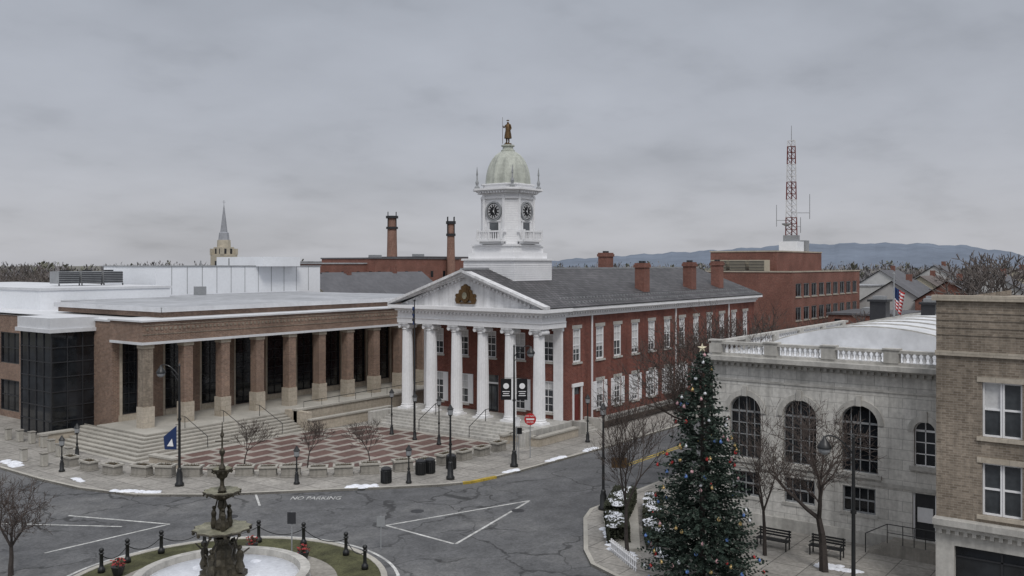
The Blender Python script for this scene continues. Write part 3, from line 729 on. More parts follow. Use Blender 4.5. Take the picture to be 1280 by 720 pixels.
for y,w,b,t in arch:
    r=w/2; n=12
    for i in range(n):
        a0,a1=math.pi*i/n,math.pi*(i+1)/n
        q=lambda rr,a,x:(x,y+rr*math.cos(a),t-r+rr*math.sin(a))
        mb.add([q(r+.02,a0,BX-.06),q(r+.3,a0,BX-.06),q(r+.3,a1,BX-.06),q(r+.02,a1,BX-.06),q(r+.02,a0,BX),q(r+.3,a0,BX),q(r+.3,a1,BX),q(r+.02,a1,BX)],[(0,1,2,3),(1,5,6,2),(0,3,7,4)])
    mb.box(BX-.12,BX-.0,y-.13,y+.13,t-.02,t+.5); mb.box(BX-.14,BX+.02,y-r-.2,y+r+.2,b-.2,b-.003)
mb.box(BX-.06,BX-.001,7.0,21.4,3.1,3.28); mb.box(BX-.12,BX-.001,7,21.4,.1,.74)
mb.box(BX-.05,BX-.001,7.0,21.4,7.7,7.8)
part(mb,'stone_trim',BK,['stone'])
mb=MB()
mb.box(BX-.1,75,7,21.5,8.5,8.7); mb.box(BX-.28,75,7,21.68,8.7,8.82); mb.box(BX-.62,75,7,22.0,8.82,9.05)
for i in range(44): y=7.2+i*.33; mb.box(BX-.27,BX-.1,y,y+.16,8.55,8.7)
part(mb,'cornice',BK,['stone'])
for y,w,b,t in arch:
    r=w/2-.002; pts=[(y-r,b),(y+r,b)]+[(y+r*math.cos(math.pi*i/12),t-r-.01+r*math.sin(math.pi*i/12)) for i in range(13)]
    g=MB(); g.poly([(BX+.3,p[0],p[1]) for p in pts]); wo=part(g,'arched_window',BK,['glass'])
    f=MB()
    for p,q in zip(pts,pts[1:]+pts[:1]): f.tube((BX+.25,p[0],p[1]),(BX+.25,q[0],q[1]),.05,.05,4)
    ncol=4 if w>1.2 else 2
    for i in range(1,ncol):
        yy=y-r+2*r*i/ncol; top=t-r+math.sqrt(max(r*r-(yy-y)**2,0)); f.box(BX+.24,BX+.29,yy-.022,yy+.022,b,top-.02)
    nr=int((t-r-b)/.55)
    for j in range(1,nr+1): zz=b+(t-r-b)*j/nr; f.box(BX+.24,BX+.285,y-r,y+r,zz-(.05 if j==nr else .02),zz+(.05 if j==nr else .02))
    part(f,'frame',wo,['white' if w<1.2 else 'grey'])
for y,w,b,t in low: window(BK,BX+.05,y,b,'-X',w,t-b,4,2,'grey','glass',True,False,0,.07)
mb=MB(); mb.box(BX+.2,BX+.26,10.05,11.05,.76,2.98); mb.box(BX+.15,BX+.2,10.2,10.9,1.6,2.3,1); mb.box(BX+.12,BX+.22,10.0,10.1,.76,2.99,1); mb.box(BX+.12,BX+.22,11.0,11.1,.76,2.99,1)
part(mb,'door',BK,['dark','white'])
mb=MB(); mb.box(45.6,46.87,9.6,11.9,.1,.74)
for i in range(3): mb.box(45.6,46.87,11.9+.3*i,12.2+.3*i,.1,.74-.17*(i+1))
part(mb,'door_steps',BK,['concrete'])
mb=MB(); mb.path([(45.65,9.7,1.65),(45.65,11.9,1.65),(45.65,12.9,1.05),(45.65,12.9,.13)],.025); mb.path([(45.65,9.7,1.25),(45.65,11.9,1.25)],.02)
for y in (9.7,10.2,10.7,11.2,11.9): mb.tube((45.65,y,.74),(45.65,y,1.65),.02,.02)
part(mb,'railing',BK,['iron'])
mb=MB(); px_=BX-.05
piers=[8.8,12.05,15.1,18.1,21.2]
mb.box(px_-.05,px_+.35,7,21.4,9.05,9.18); mb.box(px_-.08,px_+.38,7,21.45,9.66,9.8)
for y in piers: mb.box(px_-.1,px_+.4,y-.35,y+.35,9.18,9.66); mb.box(px_-.13,px_+.43,y-.4,y+.4,9.802,9.88)
mb.box(px_+.4,70,21.05,21.4,9.05,9.18); mb.box(px_+.4,70,21.02,21.43,9.66,9.8)
for x in (51,55.5,60,64.5,69): mb.box(x-.35,x+.35,21.0,21.44,9.18,9.66)
bal=part(mb,'balustrade',BK,['stone'])
b=MB(); b.lathe([(.1,0),(.1,.04),(.06,.07),(.11,.17),(.08,.28),(.05,.38),(.1,.42),(.1,.48)],0,0,8,0); bm=b.mesh('baluster',['white'],smooth=True)
for a_,b_ in zip(piers,piers[1:]):
    for i in range(8):
        y=a_+.58+(b_-a_-1.16)*i/7
        o_=bpy.data.objects.new('baluster',bm); COL.objects.link(o_); o_.parent=bal; o_.location=(px_+.15-52,y-15,9.18)
for a_,b_ in zip((51,55.5,60,64.5),(55.5,60,64.5,69)):
    for i in range(10):
        x=a_+.55+(b_-a_-1.1)*i/9
        o_=bpy.data.objects.new('baluster',bm); COL.objects.link(o_); o_.parent=bal; o_.location=(x-52,21.22-15,9.18)
mb=MB(); mb.box(47.4,74.9,7,21.0,8.9,9.06,1)
n=12; xa,xb=51,72; V=[]
for i in range(n+1):
    t=i/n; V.append((20.0-t*11.8,9.35+1.25*math.sin(math.pi*t)**.8 if 0<i<n else 9.35))
for (y0,z0),(y1,z1) in zip(V,V[1:]):
    mb.poly([(xa,y0,z0),(xb,y0,z0),(xb,y1,z1),(xa,y1,z1)],1)
    for k in range(8):
        x=xa+.1+k*2.9; mb.add([(x,y0,z0+.005),(x+.1,y0,z0+.005),(x+.1,y1,z1+.005),(x,y1,z1+.005),(x,y0,z0+.07),(x+.1,y0,z0+.07),(x+.1,y1,z1+.07),(x,y1,z1+.07)],[(4,5,6,7),(0,1,5,4),(2,3,7,6),(0,3,7,4),(1,2,6,5)],0)
mb.poly([(xa,y,z) for y,z in V],1); mb.box(xa-.05,xb,8.1,20.1,9.07,9.35,1)
part(mb,'roof',BK,['stone','membrane_white'])
for (x,y,s_) in ((69,18.5,1.0),(66,14.5,.8),(71,15.5,.7)):
    mb=MB(); mb.cbox(x,y,1.1*s_,1.1*s_,9.4,11.3); mb.cbox(x,y,1.4*s_,1.4*s_,11.3,11.45); mb.cbox(x,y,.8*s_,.8*s_,11.45,11.7,1)
    part(mb,'roof_vent',BK,['dark','grey'])
def flag(x,y,z0,zt,lab,fz,fh=1.5):
    t=thing('flagpole',lab,'flagpole',(x,y,z0))
    mb=MB(); mb.lathe([(.09,z0),(.07,z0+.3),(.05,(z0+zt)/2),(.035,zt)],x,y,8,0); mb.ball((x,y,zt+.06),.08); part(mb,'pole',t,['grey'])
    f=MB(); cols=14; rows=13; fw=.7
    for j in range(rows):
        for i in range(cols):
            def P(i,j):
                u=i/cols; v=j/rows
                return (x+ .05+ .14*math.sin(u*16+v*1.5)*(.3+u)+u*.2, y-.03-u*fw*(.85-.3*v), fz-v*fh*.95-u*.7*(.6+v*.3))
            m=2 if (i<6 and j<7) else (0 if j%2==0 else 1)
            f.poly([P(i,j),P(i+1,j),P(i+1,j+1),P(i,j+1)],m)
    part(f,'flag',t,['red','white','blue'],'drooping red white and blue striped flag')
flag(63,16,10.3,13.3,'grey flagpole with drooping American flag on bank roof',12.5,1.4)

# ------------------------------------------------------------ TAN BUILDING
TB=thing('brick_building','tan brick commercial building with paired windows and stone cornice','building',(45,2,0))
TX=41.0; wy=[6.32,3.4]
ops=[]
for y in wy: ops+=[(y-.72,y+.72,7.05,9.25),(y-.72,y+.72,3.9,6.0)]
mb=MB(); wall(mb,'-X',TX,-14,8.75,3.6,12.5,ops,.3); mb.poly([(TX,8.75,0),(60,8.75,0),(60,8.75,12.5),(TX,8.75,12.5)]); mb.box(TX+.3,60,-14,8.7,12.0,12.2)
for k in range(4): mb.box(TX-.03,TX-.001,-14,8.75,11.1+k*.3,11.16+k*.3)
part(mb,'wall',TB,['brick_tan'])
for y in wy:
    for z,hh in ((7.05,2.2),(3.9,2.1)):
        for s_ in (-.36,.36): window(TB,TX+.08,y+s_,z,'-X',.71,hh,1,2,'white','glass2',False,False,.5 if s_>0 and z>5 else 0,.07)
mb=MB()
for y in wy:
    for z0,z1 in ((7.05,9.25),(3.9,6.0)): mb.box(TX-.09,TX-.001,y-.9,y+.9,z0-.16,z0-.003); mb.box(TX-.04,TX-.001,y-.9,y+.9,z1+.003,z1+.22)
mb.box(TX-.1,TX-.032,-14,8.78,10.25,10.45); mb.box(TX-.16,TX+.3,-14,8.9,12.5,12.72)
part(mb,'stone_trim',TB,['stone_warm'])
mb=MB(); mb.box(TX-.5,TX+.3,-14,8.8,3.35,3.6); mb.box(TX-.3,TX+.3,-14,8.78,3.15,3.35); mb.box(TX-.08,TX+.2,-14,8.75,2.5,3.15)
for i in range(70): y=-13.6+i*.32; mb.box(TX-.28,TX-.08,y,y+.15,2.98,3.15)
part(mb,'shop_cornice',TB,['stone'])
mb=MB()
for y0,y1 in ((8.05,8.75),(3.8,4.3),(-.4,.1),(-5,-4.5)): mb.box(TX-.1,TX+.3,y0,y1,.13,2.5)
mb.box(TX-.02,TX+.3,-14,8.05,.13,.6)
part(mb,'shop_pier',TB,['stone'])
mb=MB(); mb.box(TX+.22,TX+.26,-14,8.05,.6,2.5); mb.box(TX+.16,TX+.22,6.3,6.38,.6,2.5,1); mb.box(TX+.16,TX+.22,-14,8.05,2.0,2.06,1); part(mb,'shop_window',TB,['glass','dark'])

# ------------------------------------------------------------ brick office block + mast
OB=thing('brick_office_block','red brick office block with ribbon windows and rooftop equipment','office building',(144,53,0))
ops=[]
for i in range(9):
    for z in (2.5,5.9,9.3): ops.append((129.3+i*3.35,131.6+i*3.35,z,z+1.9))
mb=MB(); wall(mb,'-Y',46.2,128,160,0,12.8,ops,.3); mb.poly([(128,46.2,0),(128,60,0),(128,60,12.8),(128,46.2,12.8)]); mb.box(128.1,159.9,46.5,60,12.3,12.6)
mb.poly([(160,46.2,0),(160,60,0),(160,60,12.8),(160,46.2,12.8)])
mb.box(132,152,50,60.5,12.6,15.8)
part(mb,'wall',OB,['brick_far'])
for i in range(9):
    for z in (2.5,5.9,9.3): window(OB,130.45+i*3.35,46.2,z,'-Y',2.3,1.9,2,1,'grey','glass',True,False,0,.09,None,'stone_warm')
mb=MB(); mb.box(127.9,160.1,46.1,46.35,12.8,13.0); mb.box(127.9,128.2,46.35,60,12.8,13.0); mb.box(131.9,152.1,49.9,60.6,15.8,16.0); part(mb,'coping',OB,['stone_warm'])
mb=MB()
for k in range(3): mb.box(128.6,130.6,50.5+k*3,52.9+k*3,12.6,14.6)
for k in range(8): mb.box(128.56,128.6,50.6,58.8,12.8+k*.22,12.9+k*.22,1)
part(mb,'rooftop_unit',OB,['housecream','dark'])
MS=thing('radio_mast','red and white lattice radio mast on brick office roof','radio mast',(145,52.5,16))
mb=MB(); mb.cbox(145,52.5,3.0,3.0,16,17.6,0); mb.cbox(145,52.5,2.0,2.0,17.6,18.6,1); mb.cbox(147.5,51.5,1.5,1.5,16,17.8,1); part(mb,'equipment_cabinet',MS,['penthouse','grey'])
mb=MB(); nz=16
def leg(k,z): 
    w=1.0-.35*(z-18.6)/15; a=k*2.094+.3; return (145+w*math.cos(a),52.5+w*math.sin(a),z)
for j in range(nz):
    za,zb=18.6+j*.95,18.6+(j+1)*.95; m=0 if (j//3)%2 else 1
    for k in range(3):
        mb.tube(leg(k,za),leg(k,zb),.1,.1,4,m); mb.tube(leg(k,za),leg((k+1)%3,zb),.05,.05,4,m); mb.tube(leg(k,zb),leg((k+1)%3,zb),.05,.05,4,m)
part(mb,'lattice',MS,['white_weather','door'])
mb=MB(); mb.tube((145,52.5,33.6),(145,52.5,36.2),.06,.04,5)
for (dx,dy,z,l) in ((1.6,-2.4,22.2,4.0),(-1.2,2.0,21,3.5),(.8,-1.2,20,2.5)):
    mb.tube((145,52.5,z),(145+dx,52.5+dy,z),.06,.06,4); mb.tube((145+dx,52.5+dy,z-1),(145+dx,52.5+dy,z+l-1),.06,.05,5)
mb.lathe([(.05,20.0),(.7,20.3),(.75,20.5)],144.2,53,10,0)
part(mb,'antenna',MS,['grey'])

# ------------------------------------------------------------ background town
def polar(th,r,z=0): return (r*math.cos(rad(th)),r*math.sin(rad(th)),z)
def house(th,r,w,d,h,kind,wallm,roofm,label,cat='house'):
    x,y,_=polar(th,r); t=thing('house' if cat=='house' else 'brick_block',label,cat,(x,y,0),'houses and blocks of the town beyond' )
    mb=MB(); mb.cbox(x,y,w,d,0,h)
    if kind=='g': mb.add([(x-w/2,y-d/2,h),(x-w/2,y+d/2,h),(x-w/2,y,h+d*.32),(x+w/2,y-d/2,h),(x+w/2,y+d/2,h),(x+w/2,y,h+d*.32)],[(0,1,2),(3,4,5)])
    part(mb,'wall',t,[wallm])
    mb=MB(); ch=MB()
    if kind=='g':
        e=.4; k=d/2+e; zr=h+d*.32+.15; ze=h-e*.64+.1
        mb.add([(x-w/2-e,y-k,ze),(x+w/2+e,y-k,ze),(x+w/2+e,y,zr),(x-w/2-e,y,zr),(x-w/2-e,y+k,ze),(x+w/2+e,y+k,ze)],[(0,1,2,3),(3,2,5,4)])
        ch.cbox(x+w*.2,y,.9,.9,h+d*.2,zr+1.0)
    else:
        mb.cbox(x,y,w+.4,d+.4,h,h+.3); ch.cbox(x-w*.2,y,2.5,2,h+.3,h+1.0)
    rr_=part(mb,'roof',t,[roofm]); part(ch,'chimney' if kind=='g' else 'rooftop_unit',rr_,['brick_far' if kind=='g' else 'grey'])
    nf=max(1,int(h/3.2))
    for f in range(nf):
        z=1.2+f*3.2
        if z+1.5<h:
            kx=('hw',1)
            if kx not in WC:
                q=MB(); q.box(-.45,.45,-.04,.02,0,1.5); WC[kx]=q.mesh('window',['glass']); 
            for i in range(max(2,int(w/4))):
                a=-w/2+1.4+i*(w-2.8)/max(1,max(2,int(w/4))-1)
                o_=bpy.data.objects.new('window',WC[kx]); COL.objects.link(o_); o_.parent=t; o_.location=(a,-d/2,z)
            for i in range(max(2,int(d/4))):
                a=-d/2+1.4+i*(d-2.8)/max(1,max(2,int(d/4))-1)
                o_=bpy.data.objects.new('window',WC[kx]); COL.objects.link(o_); o_.parent=t; o_.location=(-w/2,a,z); o_.rotation_euler=(0,0,-math.pi/2)
B=[(49.3,215,26,18,14.0,'f','brick_far','membrane'),(47.6,150,12,11,8.8,'g','housecream','hroof'),(45.3,165,24,12,8.6,'g','brick_far','hroof'),
(44.2,230,30,18,15.2,'f','brick_far','hroof'),(41.8,245,26,20,15.6,'f','brick_far','hroof'),(46.7,240,20,16,14.4,'f','housecream','membrane'),
(15.2,150,14,10,6.5,'f','brick_far','hroof'),(13.7,175,16,11,7.5,'g','housewhite','hroof'),(12.4,205,15,11,8,'g','housecream','hroof2'),
(11.0,170,13,10,8.0,'g','brick_far','hroof'),(9.7,215,14,11,8.8,'g','housewhite','hroof'),(8.8,178,11,9,9.2,'g','housewhite','hroof'),(7.9,230,14,10,9.5,'g','housecream','hroof2'),
(14.5,240,16,12,8.6,'g','housewhite','hroof'),(16.4,230,18,12,9,'f','housewhite','membrane'),(11.8,260,15,11,10,'g','housewhite','hroof'),
(13.1,118,20,10,6.2,'f','brick_far','membrane')]
lab={'brick_far':'red brick','housewhite':'white sided','housecream':'cream sided'}
for th,r,w,d,h_,k,wm,rm in B:
    house(th,r,w,d,h_,k,wm,rm,'%s %s among bare trees in town'%(lab[wm],'gabled house' if k=='g' else 'flat roofed block'),'house' if k=='g' else 'commercial block')
for (x,y,zt,r) in ((188,183,27.3,1.35),(175,150,24.4,.95)):
    t=thing('smokestack','tall round brick factory smokestack above the rooftops','smokestack',(x,y,0),'brick factory smokestacks')
    mb=MB(); mb.lathe([(r*1.35,0),(r,zt*.8),(r*.95,zt)],x,y,14,0); part(mb,'shaft',t,['brick_stack'])
    mb=MB(); mb.lathe([(r*1.25,zt-3.4),(r*1.25,zt-2.8)],x,y,14,0); mb.lathe([(r*1.3,zt-.4),(r*1.3,zt+.3)],x,y,14,0)
    for k in range(4): mb.tube((x+r*1.2*math.cos(k*1.57),y+r*1.2*math.sin(k*1.57),zt-3),(x+r*1.2*math.cos(k*1.57),y+r*1.2*math.sin(k*1.57),zt+1.4),.12,.12,4,0)
    part(mb,'platform',t,['dark'])
x,y=184,255
t=thing('church_steeple','tan stone church tower with slender grey spire','church',(x,y,0))
mb=MB(); mb.cbox(x,y,6.0,6.0,0,17.0)
for sx_ in (-1,1):
    for sy_ in (-1,1): mb.cbox(x+sx_*2.7,y+sy_*2.7,.9,.9,17,19)
mb.cbox(x,y,4.6,4.6,17,19.5); mb.lathe([(2.2,19.5),(2.1,21.8)],x,y,8,0)
part(mb,'tower',t,['steeple_stone'])
for k in (-1.1,1.1):
    mb=MB(); mb.box(x-2.35,x-2.28,y+k-.4,y+k+.4,17.3,19.0); part(mb,'louvre',t,['dark'])
    mb=MB(); mb.box(x+k-.4,x+k+.4,y-2.35,y-2.28,17.3,19.0); part(mb,'louvre',t,['dark'])
mb=MB(); mb.box(x-3.06,x-2.98,y-.6,y+.6,11,15); part(mb,'louvre',t,['dark'])
mb=MB(); mb.box(x-.6,x+.6,y-3.06,y-2.98,11,15); part(mb,'louvre',t,['dark'])
mb=MB(); mb.lathe([(1.8,21.8),(1.5,24.2),(1.15,24.4),(.08,33.4)],x,y,8,0); mb.tube((x,y,33.2),(x,y,34.8),.08,.08,4); mb.tube((x-.3,y+.4,34.2),(x+.3,y-.4,34.2),.07,.07,4); part(mb,'spire',t,['spire'])

mb=MB(); prev=None
prof=[(42,-5),(37,8),(34.5,28),(31,44),(28,56),(24,70),(20,88),(16,93),(13,90),(10.5,80),(8.5,58),(6,22),(3,10)]
def hz(th):
    for (a,za),(b,zb) in zip(prof,prof[1:]):
        if b<=th<=a: t=(a-th)/(a-b); return za+(zb-za)*t
    return 5
n=140
for i in range(n+1):
    th=42-39*i/n; z=(hz(th)+2.5*math.sin(th*3.1)+1.5*math.sin(th*7.7+1))*.95
    cur=[polar(th,2800,-2),polar(th,3150,z*.6),polar(th,3500,z),polar(th,4400,-2)]
    if prev:
        for q in range(3): mb.poly([prev[q],cur[q],cur[q+1],prev[q+1]])
    prev=cur
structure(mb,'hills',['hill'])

# ------------------------------------------------------------ trees
def bare_tree(seed,H,levels=6,r0=.16,spread=.55,nmin=.012,kids=(2,3),trunkfrac=.28,sides=5,shoot=.8,lift=.12):
    rr=random.Random(seed); T=MB(); C=MB()
    def grow(p,d,L,r,l):
        segs=3 if l<3 else 2; q=p; rad0=r
        tgt=T if l<=1 else C
        r1=r*.62
        for s_ in range(segs):
            d=(d+Vector((rr.uniform(-1,1),rr.uniform(-1,1),rr.uniform(-.4,.8)))*.13).normalized()
            nq=q+d*(L/segs); ra=rad0+(r1-rad0)*s_/segs; rb=rad0+(r1-rad0)*(s_+1)/segs
            tgt.tube(q,nq,ra,rb,sides if l<3 else 3,0)
            q=nq
            if l>=1 and l<levels and s_<segs-1 and rr.random()<shoot:
                dd=(d+Vector((rr.uniform(-1,1),rr.uniform(-1,1),rr.uniform(-.2,.7)))*.85).normalized()
                grow(q,dd,L*rr.uniform(.45,.7),max(rb*.5,nmin),l+1)
        if l<levels:
            k=rr.randint(*kids)+(1 if l==0 else 0)
            a0=rr.uniform(0,6.28)
            for i in range(k):
                a=a0+6.283*i/k+rr.uniform(-.4,.4); t=spread*rr.uniform(.6,1.25)
                u=d.orthogonal().normalized(); v=d.cross(u)
                dd=(d*math.cos(t)+(u*math.cos(a)+v*math.sin(a))*math.sin(t)); dd.z+=lift; dd.normalize()
                grow(q,dd,L*rr.uniform(.62,.86),max(r1*.8,nmin),l+1)
    grow(Vector((0,0,0)),Vector((0,0,1)),H*trunkfrac,r0,0)
    top=max(v[2] for v in C.v); s=H/top
    for B_ in (T,C): B_.v=[(a*s,b*s,c*s) for a,b,c in B_.v]
    return T,C
def make_tree(seed,H,loc,label,group=None,mats=('bark','twig'),**k):
    T,C=bare_tree(seed,H,**k)
    e=thing('bare_tree',label,'tree',(0,0,0),group); 
    part(T,'trunk',e,[mats[0]]); part(C,'crown',e,[mats[1]]); e.location=loc; return e
gb='leafless street trees by the bank'
make_tree(3,8.0,(41.7,13.6,.13),'spreading bare street tree beside the limestone bank',gb,levels=6,r0=.17,spread=.72,kids=(2,3),trunkfrac=.24,nmin=.009,lift=.05)
make_tree(11,7.4,(42.3,16.6,.13),'slender leafless tree beside the limestone bank',gb,levels=5,r0=.11,spread=.5,kids=(2,3),nmin=.009)
make_tree(21,8.2,(38.5,21.9,.13),'leafless tree rising from the hedge bed',gb,levels=6,r0=.12,spread=.42,nmin=.009)
big=make_tree(33,11.9,(50.6,23.4,.13),'large leafless tree at the bank corner',gb,levels=6,r0=.24,spread=.66,kids=(3,3),nmin=.013,trunkfrac=.24)
clone(big,(62,24.6,.13),1.3,.97,'large leafless tree beside the side street'); clone(big,(76,25,.13),2.6,.85,'large leafless tree beside the side street')
make_tree(5,4.7,(19.6,42.8,.0),'bare shrubby tree with thin twigs',None,levels=6,r0=.09,spread=.7,trunkfrac=.18,kids=(2,3),nmin=.007,shoot=.7)
sm=make_tree(9,3.3,(38.8,51.5,.4),'small bare sapling in the plaza planting','saplings along the plaza edge',levels=5,r0=.05,spread=.5,nmin=.009)
for p,a in (((41.0,47.7,.4),1.2),((43.5,44.4,.4),2.5)): clone(sm,p,a)
gs='leafless trees of the town skyline'; ls='distant leafless tree on the town skyline'
F_=[]
for sd_,th in ((51,63),(52,58),(57,12)):
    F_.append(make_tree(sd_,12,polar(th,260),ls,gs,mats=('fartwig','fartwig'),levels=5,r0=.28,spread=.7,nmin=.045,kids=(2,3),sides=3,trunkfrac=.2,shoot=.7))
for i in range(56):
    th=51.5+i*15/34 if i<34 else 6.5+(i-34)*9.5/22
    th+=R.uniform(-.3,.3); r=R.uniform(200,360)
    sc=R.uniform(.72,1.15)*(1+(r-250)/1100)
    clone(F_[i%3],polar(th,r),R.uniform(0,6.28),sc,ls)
for th,r,s_ in ((9.0,150,1.3),(15.3,125,.7),(14.4,118,.62),(23.2,112,.78),(12.0,135,.65),(13.3,130,.6),(9.8,200,1.4),(10.7,140,.9)):
    clone(F_[int(r)%3],polar(th,r),th,s_,'leafless tree between the brick buildings')
mb=MB(); rr=random.Random(4)
for i in range(2300):
    th=rr.uniform(2,70); r=rr.uniform(450,1000); x,y,_=polar(th,r); H_=rr.uniform(6.5,12.5)*(1+(r-450)/1500)+1.3*math.sin(th*.9)+1.2*math.sin(th*2.3)
    w=rr.uniform(3,5.5); m=0 if rr.random()<.86 else 1
    for k in range(11 if m==0 else 16):
        a=rr.uniform(0,6.28); zc=H_*(.25+.75*rr.random()); wid=w*math.sqrt(max(0.05,1-((zc/H_-.55)/.5)**2))*rr.random()**.5
        c=Vector((x+wid*math.cos(a),y+wid*math.sin(a),zc)); l=rr.uniform(.8,2.2); t=rr.uniform(.2,.7) if m==0 else 1.2
        d=Vector((math.cos(a)*.6,math.sin(a)*.6,1)).normalized(); s_=Vector((-d.y,d.x,rr.uniform(-.3,.3))).normalized()
        mb.poly([c-d*l-s_*t*.5,c+s_*t,c+d*l,c-s_*t],m)
    mb.poly([(x-w,y+w*.6,0),(x+w,y-w*.6,0),(x+w*.8,y-w*.5,H_*.42),(x,y,H_*.5),(x-w*.8,y+w*.5,H_*.4)],0)
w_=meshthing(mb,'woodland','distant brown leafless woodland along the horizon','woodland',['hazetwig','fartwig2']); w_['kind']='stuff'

XT=thing('christmas_tree','tall decorated evergreen Christmas tree with coloured baubles and star','Christmas tree',(0,0,0))
Ht=10.1; rr=random.Random(12)
mb=MB(); mb.tube((0,0,0),(0,0,Ht*.6),.16,.08,8); mb.tube((0,0,Ht*.6),(0,0,Ht),.08,.02,6); part(mb,'trunk',XT,['bark'])
mb=MB(); orn=[]
z=.5
while z<Ht-.1:
    t=z/Ht; Rm=2.6*(1-t)**.74*(1+.07*math.sin(z*4.3)+.05*math.sin(z*9.1))+.06
    nb=int(9+19*(1-t))
    for k in range(nb):
        a=rr.uniform(0,6.283); L=Rm*rr.uniform(.55,1.14); zz=z+rr.uniform(-.12,.12)
        nseg=max(2,int(L/.15))
        for s_ in range(1,nseg+1):
            u=s_/nseg; rad_=L*u; zc=zz-.28*L*u*.6+.35*L*u*u*.5
            c0=Vector((rad_*math.cos(a),rad_*math.sin(a),zc))
            if rad_>.3*Rm or t>.8:
                for q in range(3):
                    side=rr.choice((-1,1)); out=Vector((math.cos(a),math.sin(a),rr.uniform(-.25,.35)))
                    lat=Vector((-math.sin(a),math.cos(a),0))*side
                    d=(out*rr.uniform(.3,1)+lat*rr.uniform(.2,1)+Vector((0,0,rr.uniform(-.45,.25)))).normalized()
                    ln=rr.uniform(.14,.3)*(1.1-.5*u); up=d.cross(Vector((rr.uniform(-1,1),rr.uniform(-1,1),rr.uniform(-.2,1)))).normalized()*rr.uniform(.03,.055)
                    c1=c0+Vector((rr.uniform(-.05,.05),)*3)
                    mb.poly([c1-up*.5,c1+d*ln*.5-up,c1+d*ln,c1+d*ln*.5+up,c1+up*.5],0 if rr.random()<.7 else 1)
        # baubles only where the photo shows them: the street side of the tree
        if math.cos(a-rad(205))>-.35 and L>.75*Rm: orn.append((L*.98*math.cos(a),L*.98*math.sin(a),zz-.06))
    z+=.16
part(mb,'foliage',XT,['needle','needle2'])
ocol=[plain('bauble_red',(.42,.04,.04),.35,.05),plain('bauble_gold',(.62,.45,.2),.35,.05,metal=.4),plain('bauble_silver',(.75,.77,.8),.3,.05,metal=.3),plain('bauble_blue',(.12,.22,.5),.35,.05),plain('bauble_pink',(.6,.36,.38),.4,.05)]
om=[]
for m_ in ocol:
    b=MB(); b.ball((0,0,0),.075,0,8); b.cbox(0,0,.03,.03,.07,.105,0); om.append(b.mesh('bauble',[m_],smooth=True))
rr.shuffle(orn)
for p in orn[:99]:
    o_=bpy.data.objects.new('bauble',rr.choice(om)); COL.objects.link(o_); o_.parent=XT; o_.location=p
S=[]
for k in range(10):
    a=math.pi/2+k*math.pi/5; r_=.22 if k%2==0 else .09; S.append((r_*math.cos(a),r_*math.sin(a)))
mb=MB()
vs=[(u*.599,-u*.801,Ht+.12+v) for u,v in S]+[(-.05,-.04,Ht+.12),(.05,.04,Ht+.12)]
mb.add(vs,[(i,(i+1)%10,10) for i in range(10)]+[(i,(i+1)%10,11) for i in range(10)]); part(mb,'star',XT,['gold'])
XT.location=(36.9,17.3,.13)

def hedge(x0,y0,x1,y1,w,h_,lab):
    a=Vector((x0,y0,0));b=Vector((x1,y1,0));d=(b-a);L=d.length;d.normalize();n_=Vector((-d.y,d.x,0))
    t=thing('hedge',lab,'hedge',(*((a+b)/2)[:2],.13),'clipped hedges by the kerb')
    mb=MB()
    for i in range(int(L*w*1300)):
        u=R.uniform(0,L);v=R.uniform(-w/2,w/2);z=.15+R.uniform(0,h_)
        f=R.choice('tssa')
        if f=='t': z=.15+h_+R.uniform(-.05,.05)
        if f=='s': v=R.choice((-1,1))*w/2+R.uniform(-.05,.05)
        c=a+d*u+n_*v+Vector((0,0,z)); q=Vector((R.uniform(-1,1),R.uniform(-1,1),R.uniform(-1,1))).normalized()*.07; p_=q.orthogonal().normalized()*.05
        mb.poly([c-q,c-p_,c+q,c+p_],0)
    part(mb,'foliage',t,['hedge'])
    mb=MB()
    for i in range(int(L*3.2)):
        u=.3+(L-.6)*i/max(1,int(L*3.2)-1); c=a+d*u+n_*R.uniform(-w/3,w/3)
        mb.ball((c.x,c.y,.13+h_),R.uniform(.26,.42),0,9,.2)
    part(mb,'snow_cap',t,['snow'],smooth=True)
hl='clipped dark hedge capped with melting snow'
hedge(39.4,22.9,42.0,24.6,1.0,.9,hl); hedge(42.5,24.9,46.5,26.6,1.2,1.0,hl); hedge(40.2,21.2,42.6,22.7,1.0,.8,hl); hedge(43.2,23.1,47,25,.9,.8,hl)
mb=MB(); mb.prism([(38.4,22.6),(39.2,21.6),(46.8,26.0),(46.5,27.0),(42.8,25.9)],.1,.3); meshthing(mb,'planting_bed','raised concrete planting bed along the corner kerb','planting bed',['concrete_top'],None,(42,24,.1))
mb=MB()
for i in range(14): 
    x=36.6+i*.14; y=20.4+i*.18; mb.box(x-.03,x+.03,y-.03,y+.03,.13,.75)
mb.tube((36.5,20.3,.6),(38.5,22.9,.6),.03,.03,4); mb.tube((36.5,20.3,.3),(38.5,22.9,.3),.03,.03,4)
meshthing(mb,'picket_fence','low white picket fence beside the Christmas tree','fence',['white'],None,(37.5,21.6,.13))

